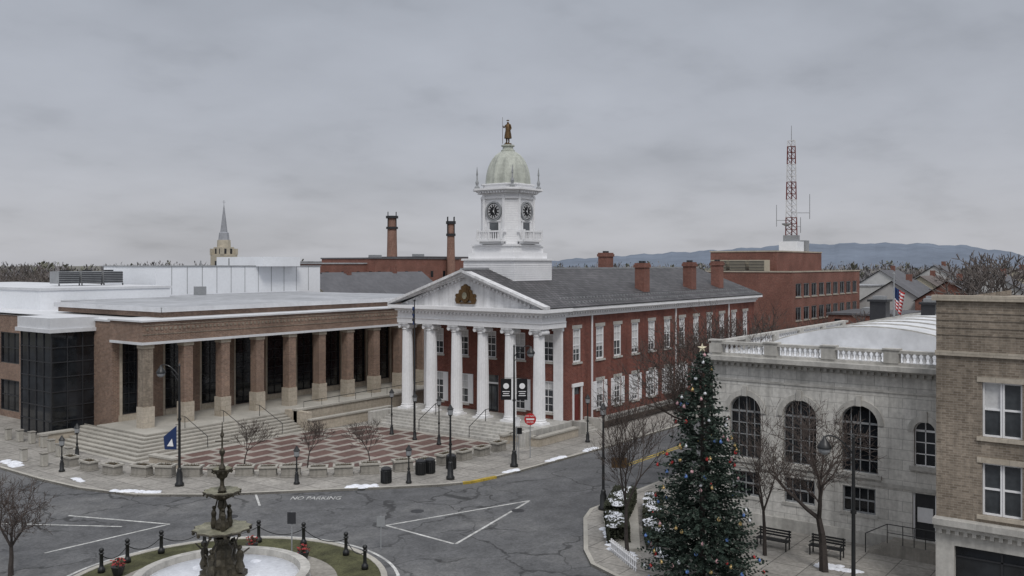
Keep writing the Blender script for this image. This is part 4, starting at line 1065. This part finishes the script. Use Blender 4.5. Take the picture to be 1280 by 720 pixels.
# ------------------------------------------------------------ street furniture
def lamp_post(x,y,H,arm=None,label='tall black street lamp with hanging lantern',gr='tall black street lamps'):
    t=thing('street_lamp',label,'street lamp',(x,y,.13),gr); z=.13
    k=1.0 if H>3.5 else .7
    mb=MB(); mb.lathe([(.28*k,z),(.28*k,z+.15*k),(.2*k,z+.25*k),(.19*k,z+.8*k),(.13*k,z+.95*k),(.15*k,z+1.05*k),(.09*k,z+1.15*k)],x,y,12); part(mb,'base',t,['iron'],smooth=True)
    mb=MB(); mb.lathe([(.085*k,z+1.1*k),(.075*k,H*.6),(.055*k,H-.1),(.08*k,H-.05),(.02,H+.1)],x,y,10); mb.lathe([(.12*k,H*.55),(.12*k,H*.55+.12)],x,y,10); part(mb,'pole',t,['iron'])
    if arm:
        ax,ay=arm; mb=MB(); L=1.15; pts=[]
        for q in range(9):
            u=q/8; pts.append((x+ax*L*u,y+ay*L*u,H-.75+.75*math.sin(math.pi*.62*u)))
        mb.path(pts,.035,6); mb.tube((x,y,H-1.1),(x+ax*.5,y+ay*.5,H-.4),.02,.02,5); part(mb,'arm',t,['iron'])
        e=pts[-1]; mb=MB(); mb.lathe([(.05,e[2]+.02),(.09,e[2]-.1),(.2,e[2]-.25),(.3,e[2]-.42),(.3,e[2]-.46)],e[0],e[1],12,0); mb.lathe([(.26,e[2]-.46),(.22,e[2]-.62),(.1,e[2]-.72),(.02,e[2]-.74)],e[0],e[1],12,1)
        part(mb,'lantern',t,['iron','grey'],smooth=True)
    else:
        mb=MB(); k=.75; mb.lathe([(.08,H),(.2*k,H+.06),(.24*k,H+.42),(.3*k,H+.44),(.1,H+.62),(.03,H+.75)],x,y,8,0); mb.lathe([(.205*k,H+.1),(.245*k,H+.4)],x,y,8,1,closed=False)
        part(mb,'lantern',t,['iron','grey'])
    return t
A=lamp_post(33.6,51.1,7.7,(-.6,.8)); 
mb=MB(); mb.poly([(33.5,51.25,3.9),(33.0,51.9,3.2),(33.05,51.85,2.4),(33.5,51.25,2.4)],0); mb.poly([(33.36,51.38,2.6),(33.12,51.7,2.62),(33.3,51.45,3.1)],1); mb.tube((33.6,51.1,3.95),(33.45,51.3,3.95),.02,.02,4,2)
part(mb,'banner',A,['blue','white','iron'],'navy banner with white sail shape')
Bp=lamp_post(50.5,37.6,8.4,(.55,-.83),'tall black street lamp carrying two black banners')
for s_ in (-1,1):
    mb=MB()
    ox,oy=50.5+s_*.55*.599,37.6-s_*.55*.801; q=.36
    a=(ox-q*.599,oy+q*.801); b=(ox+q*.599,oy-q*.801)
    mb.poly([(a[0],a[1],4.7),(b[0],b[1],4.7),(b[0],b[1],6.15),(a[0],a[1],6.15)],0)
    n=14; mb.poly([(ox-.02+.2*math.cos(6.283*i/n)*.599,oy-.02-.2*math.cos(6.283*i/n)*.801,5.65+.2*math.sin(6.283*i/n)) for i in range(n)],1)
    for k,w_ in enumerate((.25,.2,.25)):
        z_=5.25-k*.14; mb.poly([(ox-.02-w_*.599,oy-.02+w_*.801,z_),(ox-.02+w_*.599,oy-.02-w_*.801,z_),(ox-.02+w_*.599,oy-.02-w_*.801,z_+.05),(ox-.02-w_*.599,oy-.02+w_*.801,z_+.05)],1)
    mb.tube((50.5,37.6,6.2),(50.5+s_*.599*.95,37.6-s_*.801*.95,6.2),.02,.02,4,2)
    part(mb,'banner',Bp,['black','white','iron'],'black banner with white round emblem')
lamp_post(45.1,38.7,4.2,None,'black street lamp with glazed lantern near the kerb')
lamp_post(38.3,11.3,7.0,(-.5,.86),'tall black street lamp beside the bank')
lamp_post(44.7,27.0,5.4,None,'black street lamp on the hedge corner')
for p in ((53.5,49.6),(53.2,46.8),(54.1,52.7),(60.9,38.2)): lamp_post(p[0],p[1],3.1,None,'black plaza lamp with glazed lantern','plaza lamps with glazed lanterns')
for p in ((31.2,60.9),(38.3,45.6),(42.7,40.1),(34.2,64.6)): lamp_post(p[0],p[1],1.8,None,'short black lantern post on the pavement','short lantern posts')
t=thing('flagpole','tall dark flagpole with furled flag before the portico','flagpole',(53.9,50.0,.13))
mb=MB(); mb.lathe([(.1,.13),(.07,5),(.04,11)],53.9,50.0,8); mb.ball((53.9,50,11.1),.1); part(mb,'pole',t,['dark'])
mb=MB()
for k in range(10):
    z=10.6-k*.14; mb.lathe([(.08+.04*math.sin(k*2),z),(.09+.03*math.sin(k*2+1),z-.14)],53.87,50.08,7,(k//2)%2)
part(mb,'flag',t,['blue','dark'])
def sign(x,y,H,w,h_,mat,label,txt=None,rnd=False):
    t=thing('road_sign',label,'sign',(x,y,.13)); mb=MB(); mb.tube((x,y,.13),(x,y,H+h_/2),.035,.035,6); part(mb,'post',t,['grey'])
    rx,ry=.599,-.801; fx,fy=-.801,-.599
    P=lambda u,v,d:(x+rx*u+fx*d,y+ry*u+fy*d,H+v)
    mb=MB()
    if rnd: n=20; pr=[(w/2*math.cos(6.283*i/n),w/2*math.sin(6.283*i/n)) for i in range(n)]
    else: pr=[(-w/2,-h_/2),(w/2,-h_/2),(w/2,h_/2),(-w/2,h_/2)]
    n=len(pr); mb.add([P(u,v,.04) for u,v in pr]+[P(u,v,.06) for u,v in pr],[list(range(n)),list(range(n,2*n))]+[(i,(i+1)%n,n+(i+1)%n,n+i) for i in range(n)],0)
    if rnd: mb.poly([P(u,v,.064) for u,v in ((-.34*w,-.07*w),(.34*w,-.07*w),(.34*w,.07*w),(-.34*w,.07*w))],1)
    pl=part(mb,'panel',t,[mat,'white'])
    if txt:
        for s_,v in txt:
            me=text_mesh(s_,.17,.001); me.materials.append(M['white']); o_=bpy.data.objects.new('lettering',me); COL.objects.link(o_); o_.parent=pl
            mtx=Matrix(((rx,0,fx,0),(ry,0,fy,0),(0,1,0,0),(0,0,0,1)))
            o_.matrix_local=Matrix.Translation((fx*.066,fy*.066,H+v-.13))@mtx
    return t
sign(53.5,38.4,2.9,.85,.85,'red','round red DO NOT ENTER sign on grey post',[('DO NOT',.22),('ENTER',-.22)],True)
sign(51.6,38.2,3.0,.45,.65,'white','small white rectangular parking sign')
sign(52.4,38.6,2.2,.45,.45,'black','small black and white directional sign')
sign(28.6,34.4,2.0,.4,.55,'dark','dark rectangular sign on the fountain island')
sign(32.0,31.9,1.5,.4,.5,'grey','grey sign seen beside the island bollards')
sign(46.8,27.2,2.4,.9,.6,'bronze','brown historical marker sign on the corner')
def planter(x,y,rz,label='square concrete planter with dry winter plants'):
    t=thing('planter',label,'planter',(0,0,0),'concrete planters along the plaza edge')
    mb=MB(); mb.cbox(0,0,1.35,.8,0,.08); mb.cbox(0,0,1.25,.7,.08,.62)
    b=part(mb,'box',t,['concrete']); bevel(b,.03)
    mb=MB(); mb.box(-.72,.72,-.45,-.3,.62,.74);mb.box(-.72,.72,.3,.45,.62,.74);mb.box(-.72,-.55,-.3,.3,.62,.74);mb.box(.55,.72,-.3,.3,.62,.74); part(mb,'rim',t,['concrete_top'])
    mb=MB(); mb.box(-.55,.55,-.3,.3,.6,.66,0)
    for i in range(60):
        c=Vector((R.uniform(-.5,.5),R.uniform(-.27,.27),.66)); e=c+Vector((R.uniform(-.12,.12),R.uniform(-.12,.12),R.uniform(.05,.22))); mb.tube(c,e,.012,.004,3,1 if i%3 else 2)
    part(mb,'planting',t,['soil','dryplant','hedge'])
    t.location=(x,y,.13); t.rotation_euler=(0,0,rz); return t
P0=planter(33.8,55.6,rad(-75))
pos=[(32.9,57.6,-85),(34.6,54.2,-60),(35.7,52.9,-55),(36.7,51.6,-50),(37.9,50.3,-48),(38.7,48.9,-47),(39.5,47.6,-45),(40.6,46.2,-45),(41.8,45.1,-43),(43.2,44.1,-40),(45.1,42.9,-30),(46.6,42.3,-12),(48.4,42.0,0),(50.3,41.9,0),(52.2,41.8,0),(54.2,41.8,0),(32.6,60,-90),(32.5,62.3,-90)]
for x,y,a in pos: clone(P0,(x,y,.13),rad(a),(R.uniform(.85,1.0),R.uniform(.85,1),R.uniform(.85,1.05)))
def seatwall(x0,y0,x1,y1):
    a=Vector((x0,y0));b=Vector((x1,y1));d=(b-a).normalized();n_=Vector((-d.y,d.x))*.22
    mb=MB(); mb.prism([tuple(a-n_),tuple(b-n_),tuple(b+n_),tuple(a+n_)],.13,.75,0); n_*=1.3; e=d*.06
    mb.prism([tuple(a-n_-e),tuple(b-n_+e),tuple(b+n_+e),tuple(a+n_-e)],.75,.88,1)
    meshthing(mb,'seat_wall','low stone seat wall around the plaza','seat wall',['stone_warm','concrete_top'],'low seat walls around the plaza',((x0+x1)/2,(y0+y1)/2,.13))
for q in ((56.2,43.0,60.5,43.0),(57,40.3,62.5,40.3),(36.0,58.0,36.2,55.5),(57.2,40.5,57.2,42.9)): seatwall(*q)
t=thing('concrete_bollard','short square pale concrete bollard with chamfered top','bollard',(0,0,0),'concrete bollards by the building')
mb=MB(); mb.cbox(0,0,.42,.42,0,.85); q=part(mb,'post',t,['concrete_top']); bevel(q,.05)
mb=MB(); mb.cbox(0,0,.5,.5,.86,.95); q=part(mb,'cap',t,['concrete']); bevel(q,.03)
t.location=(34.3,75.3,.13)
for p in ((34.5,73.8),(34.7,72.3),(34.5,70.0),(34.0,67.9),(33.6,65.9),(33.3,64.0),(31.3,63.5),(31.2,66.2)): clone(t,(p[0],p[1],.13))
t=thing('litter_bin','black slatted litter bin on the pavement','litter bin',(0,0,0),'litter bins on the plaza')
mb=MB(); mb.lathe([(.28,0),(.3,.1),(.32,.8),(.28,.85)],0,0,14)
for i in range(14): a=i*.4488; mb.cbox(.32*math.cos(a),.32*math.sin(a),.05,.05,.05,.8)
part(mb,'body',t,['iron']); mb=MB(); mb.lathe([(.34,.86),(.34,.92),(.2,1.02),(.18,1.02)],0,0,14); part(mb,'lid',t,['dark']); t.location=(41.9,41.3,.13)
for p in ((44.9,41.1),(47.4,40.6),(45.6,40.9)): clone(t,(p[0],p[1],.13))
def bench(x,y):
    t=thing('park_bench','black metal bench facing the street','bench',(x,y,.13),'benches by the bank'); z=.13
    mb=MB(); 
    for k in range(4): mb.box(x-.25+k*.13,x-.15+k*.13,y-.8,y+.8,z+.42,z+.46)
    part(mb,'seat',t,['iron']); mb=MB()
    for k in range(3): mb.box(x+.26,x+.3,y-.8,y+.8,z+.55+k*.13,z+.63+k*.13)
    part(mb,'backrest',t,['iron'])
    for s_ in (-.72,.72):
        mb=MB(); mb.box(x-.24,x-.2,y+s_-.03,y+s_+.03,z,z+.42); mb.box(x+.22,x+.26,y+s_-.03,y+s_+.03,z,z+.92); mb.box(x-.24,x+.26,y+s_-.03,y+s_+.03,z+.6,z+.64); part(mb,'leg',t,['iron'])
bench(43.6,16.7); bench(43.9,14.2)
FN=thing('iron_fence','black iron railing along the courthouse side','fence',(83,40,.13))
mb=MB(); mb.box(67,101,39.98,40.02,1.0,1.04); mb.box(67,101,39.98,40.02,.35,.38); part(mb,'rail',FN,['iron'])
mb=MB()
for i in range(150): x=67+i*.226; mb.box(x,x+.025,39.985,40.015,.15,1.15)
q=part(mb,'picket',FN,['iron']); q['kind']='stuff'
mb=MB(); mb.box(66.6,101.5,40.3,41.5,.1,.3); meshthing(mb,'planting_bed','mulched planting bed below the courthouse wall','planting bed',['soil'],None,(84,41,.1))
def snow(x,y,w,l,a,n=14):
    mb=MB()
    for i in range(n):
        u=-l/2+l*(i+.5)/n;v=R.uniform(-w/2,w/2)*(1-abs(u)/l); px=x+u*math.cos(a)-v*math.sin(a);py=y+u*math.sin(a)+v*math.cos(a)
        r=R.uniform(.14,.32); nn=9; jit=[R.uniform(.7,1.3) for _ in range(nn)]
        mb.lathe([(r,.12),(r*.9,.12+r*.14),(r*.5,.12+r*.28),(.02,.12+r*.34)],px,py,nn,0,lambda i,n,z:jit[i])
    meshthing(mb,'snow_patch','patch of melting snow along the kerb','snow',['snow'],'melting snow patches',(x,y,.13),True)
snow(31.2,51.9,.4,3.0,rad(-60),22); snow(40.3,41.8,.8,2.0,rad(-45),26); snow(30.4,66.1,1.0,2.6,1.4,28); snow(49.4,37.0,.3,1.3,0,11); snow(54.3,36.7,.3,2.0,0,14); snow(58.6,36.5,.3,1.6,0,12)
snow(39.0,22.5,.9,3.0,rad(50),30); snow(41.6,24.6,.7,3.0,rad(30),28); snow(42.5,13.2,.7,2.0,1.5,18); snow(30.6,57.7,.3,1.5,1.5,10); snow(39.5,20.2,.8,2.2,rad(60),22)

# ------------------------------------------------------------ camera, light, world
cam=bpy.data.cameras.new('camera'); co=bpy.data.objects.new('camera',cam); COL.objects.link(co)
cam.sensor_width=36; cam.lens=36*1150/1280; cam.shift_y=-30/1280; cam.clip_end=9000; cam.clip_start=.5
co.location=(0,0,14); fwd=Vector((math.cos(rad(36.8)),math.sin(rad(36.8)),0)); co.rotation_euler=fwd.to_track_quat('-Z','Y').to_euler()
scene.camera=co
sd=Vector((-.55,-.62,1.0)).normalized()
sun=bpy.data.lights.new('sun','SUN'); sun.energy=1.4; sun.angle=rad(15); sun.color=(1,.97,.93)
so=bpy.data.objects.new('sun',sun); COL.objects.link(so); so.rotation_euler=(-sd).to_track_quat('-Z','Y').to_euler()
w=bpy.data.worlds.new('World'); scene.world=w; w.use_nodes=True; nt=w.node_tree; nt.nodes.clear()
out=N(nt,'ShaderNodeOutputWorld'); bg1=N(nt,'ShaderNodeBackground'); bg2=N(nt,'ShaderNodeBackground'); mx=N(nt,'ShaderNodeMixShader')
sky=N(nt,'ShaderNodeTexSky'); sky.sky_type='NISHITA'; sky.sun_disc=False; sky.sun_elevation=math.asin(sd.z); sky.sun_rotation=math.atan2(sd.x,sd.y)
nt.links.new(sky.outputs[0],bg1.inputs[0]); bg1.inputs[1].default_value=.1
tc=N(nt,'ShaderNodeTexCoord'); sp=N(nt,'ShaderNodeSeparateXYZ'); nt.links.new(tc.outputs['Generated'],sp.inputs[0])
za=N(nt,'ShaderNodeMath',operation='ADD'); za.inputs[1].default_value=.24; nt.links.new(sp.outputs[2],za.inputs[0])
zm=N(nt,'ShaderNodeMath',operation='MAXIMUM'); zm.inputs[1].default_value=.12; nt.links.new(za.outputs[0],zm.inputs[0])
dx=N(nt,'ShaderNodeMath',operation='DIVIDE'); dy=N(nt,'ShaderNodeMath',operation='DIVIDE')
nt.links.new(sp.outputs[0],dx.inputs[0]); nt.links.new(zm.outputs[0],dx.inputs[1]); nt.links.new(sp.outputs[1],dy.inputs[0]); nt.links.new(zm.outputs[0],dy.inputs[1])
cb=N(nt,'ShaderNodeCombineXYZ'); nt.links.new(dx.outputs[0],cb.inputs[0]); nt.links.new(dy.outputs[0],cb.inputs[1])
n1=noise(nt,cb.outputs[0],1.1,6,.5); n2=noise(nt,cb.outputs[0],3.6,5,.5)
c1=ramp(nt,n1,[(.32,.87),(.5,1.0),(.68,1.06)]); c2=ramp(nt,n2,[(.30,.90),(.45,.99),(.68,1.04)])
base=ramp(nt,sp.outputs[2],[(0.0,(.475,.48,.515)),(.06,(.46,.465,.505)),(.15,(.425,.44,.485)),(.3,(.405,.43,.48)),(.6,(.78,.80,.85)),(1.0,(.96,.98,1.03))])
x=mixc(nt,1.0,base,c1,'MULTIPLY'); x=mixc(nt,1.0,x,c2,'MULTIPLY')
nt.links.new(x,bg2.inputs[0]); bg2.inputs[1].default_value=1.0
mx.inputs[0].default_value=.93; nt.links.new(bg1.outputs[0],mx.inputs[1]); nt.links.new(bg2.outputs[0],mx.inputs[2]); nt.links.new(mx.outputs[0],out.inputs[0])
scene.view_settings.view_transform='Standard'; scene.view_settings.look='None'; scene.view_settings.exposure=0
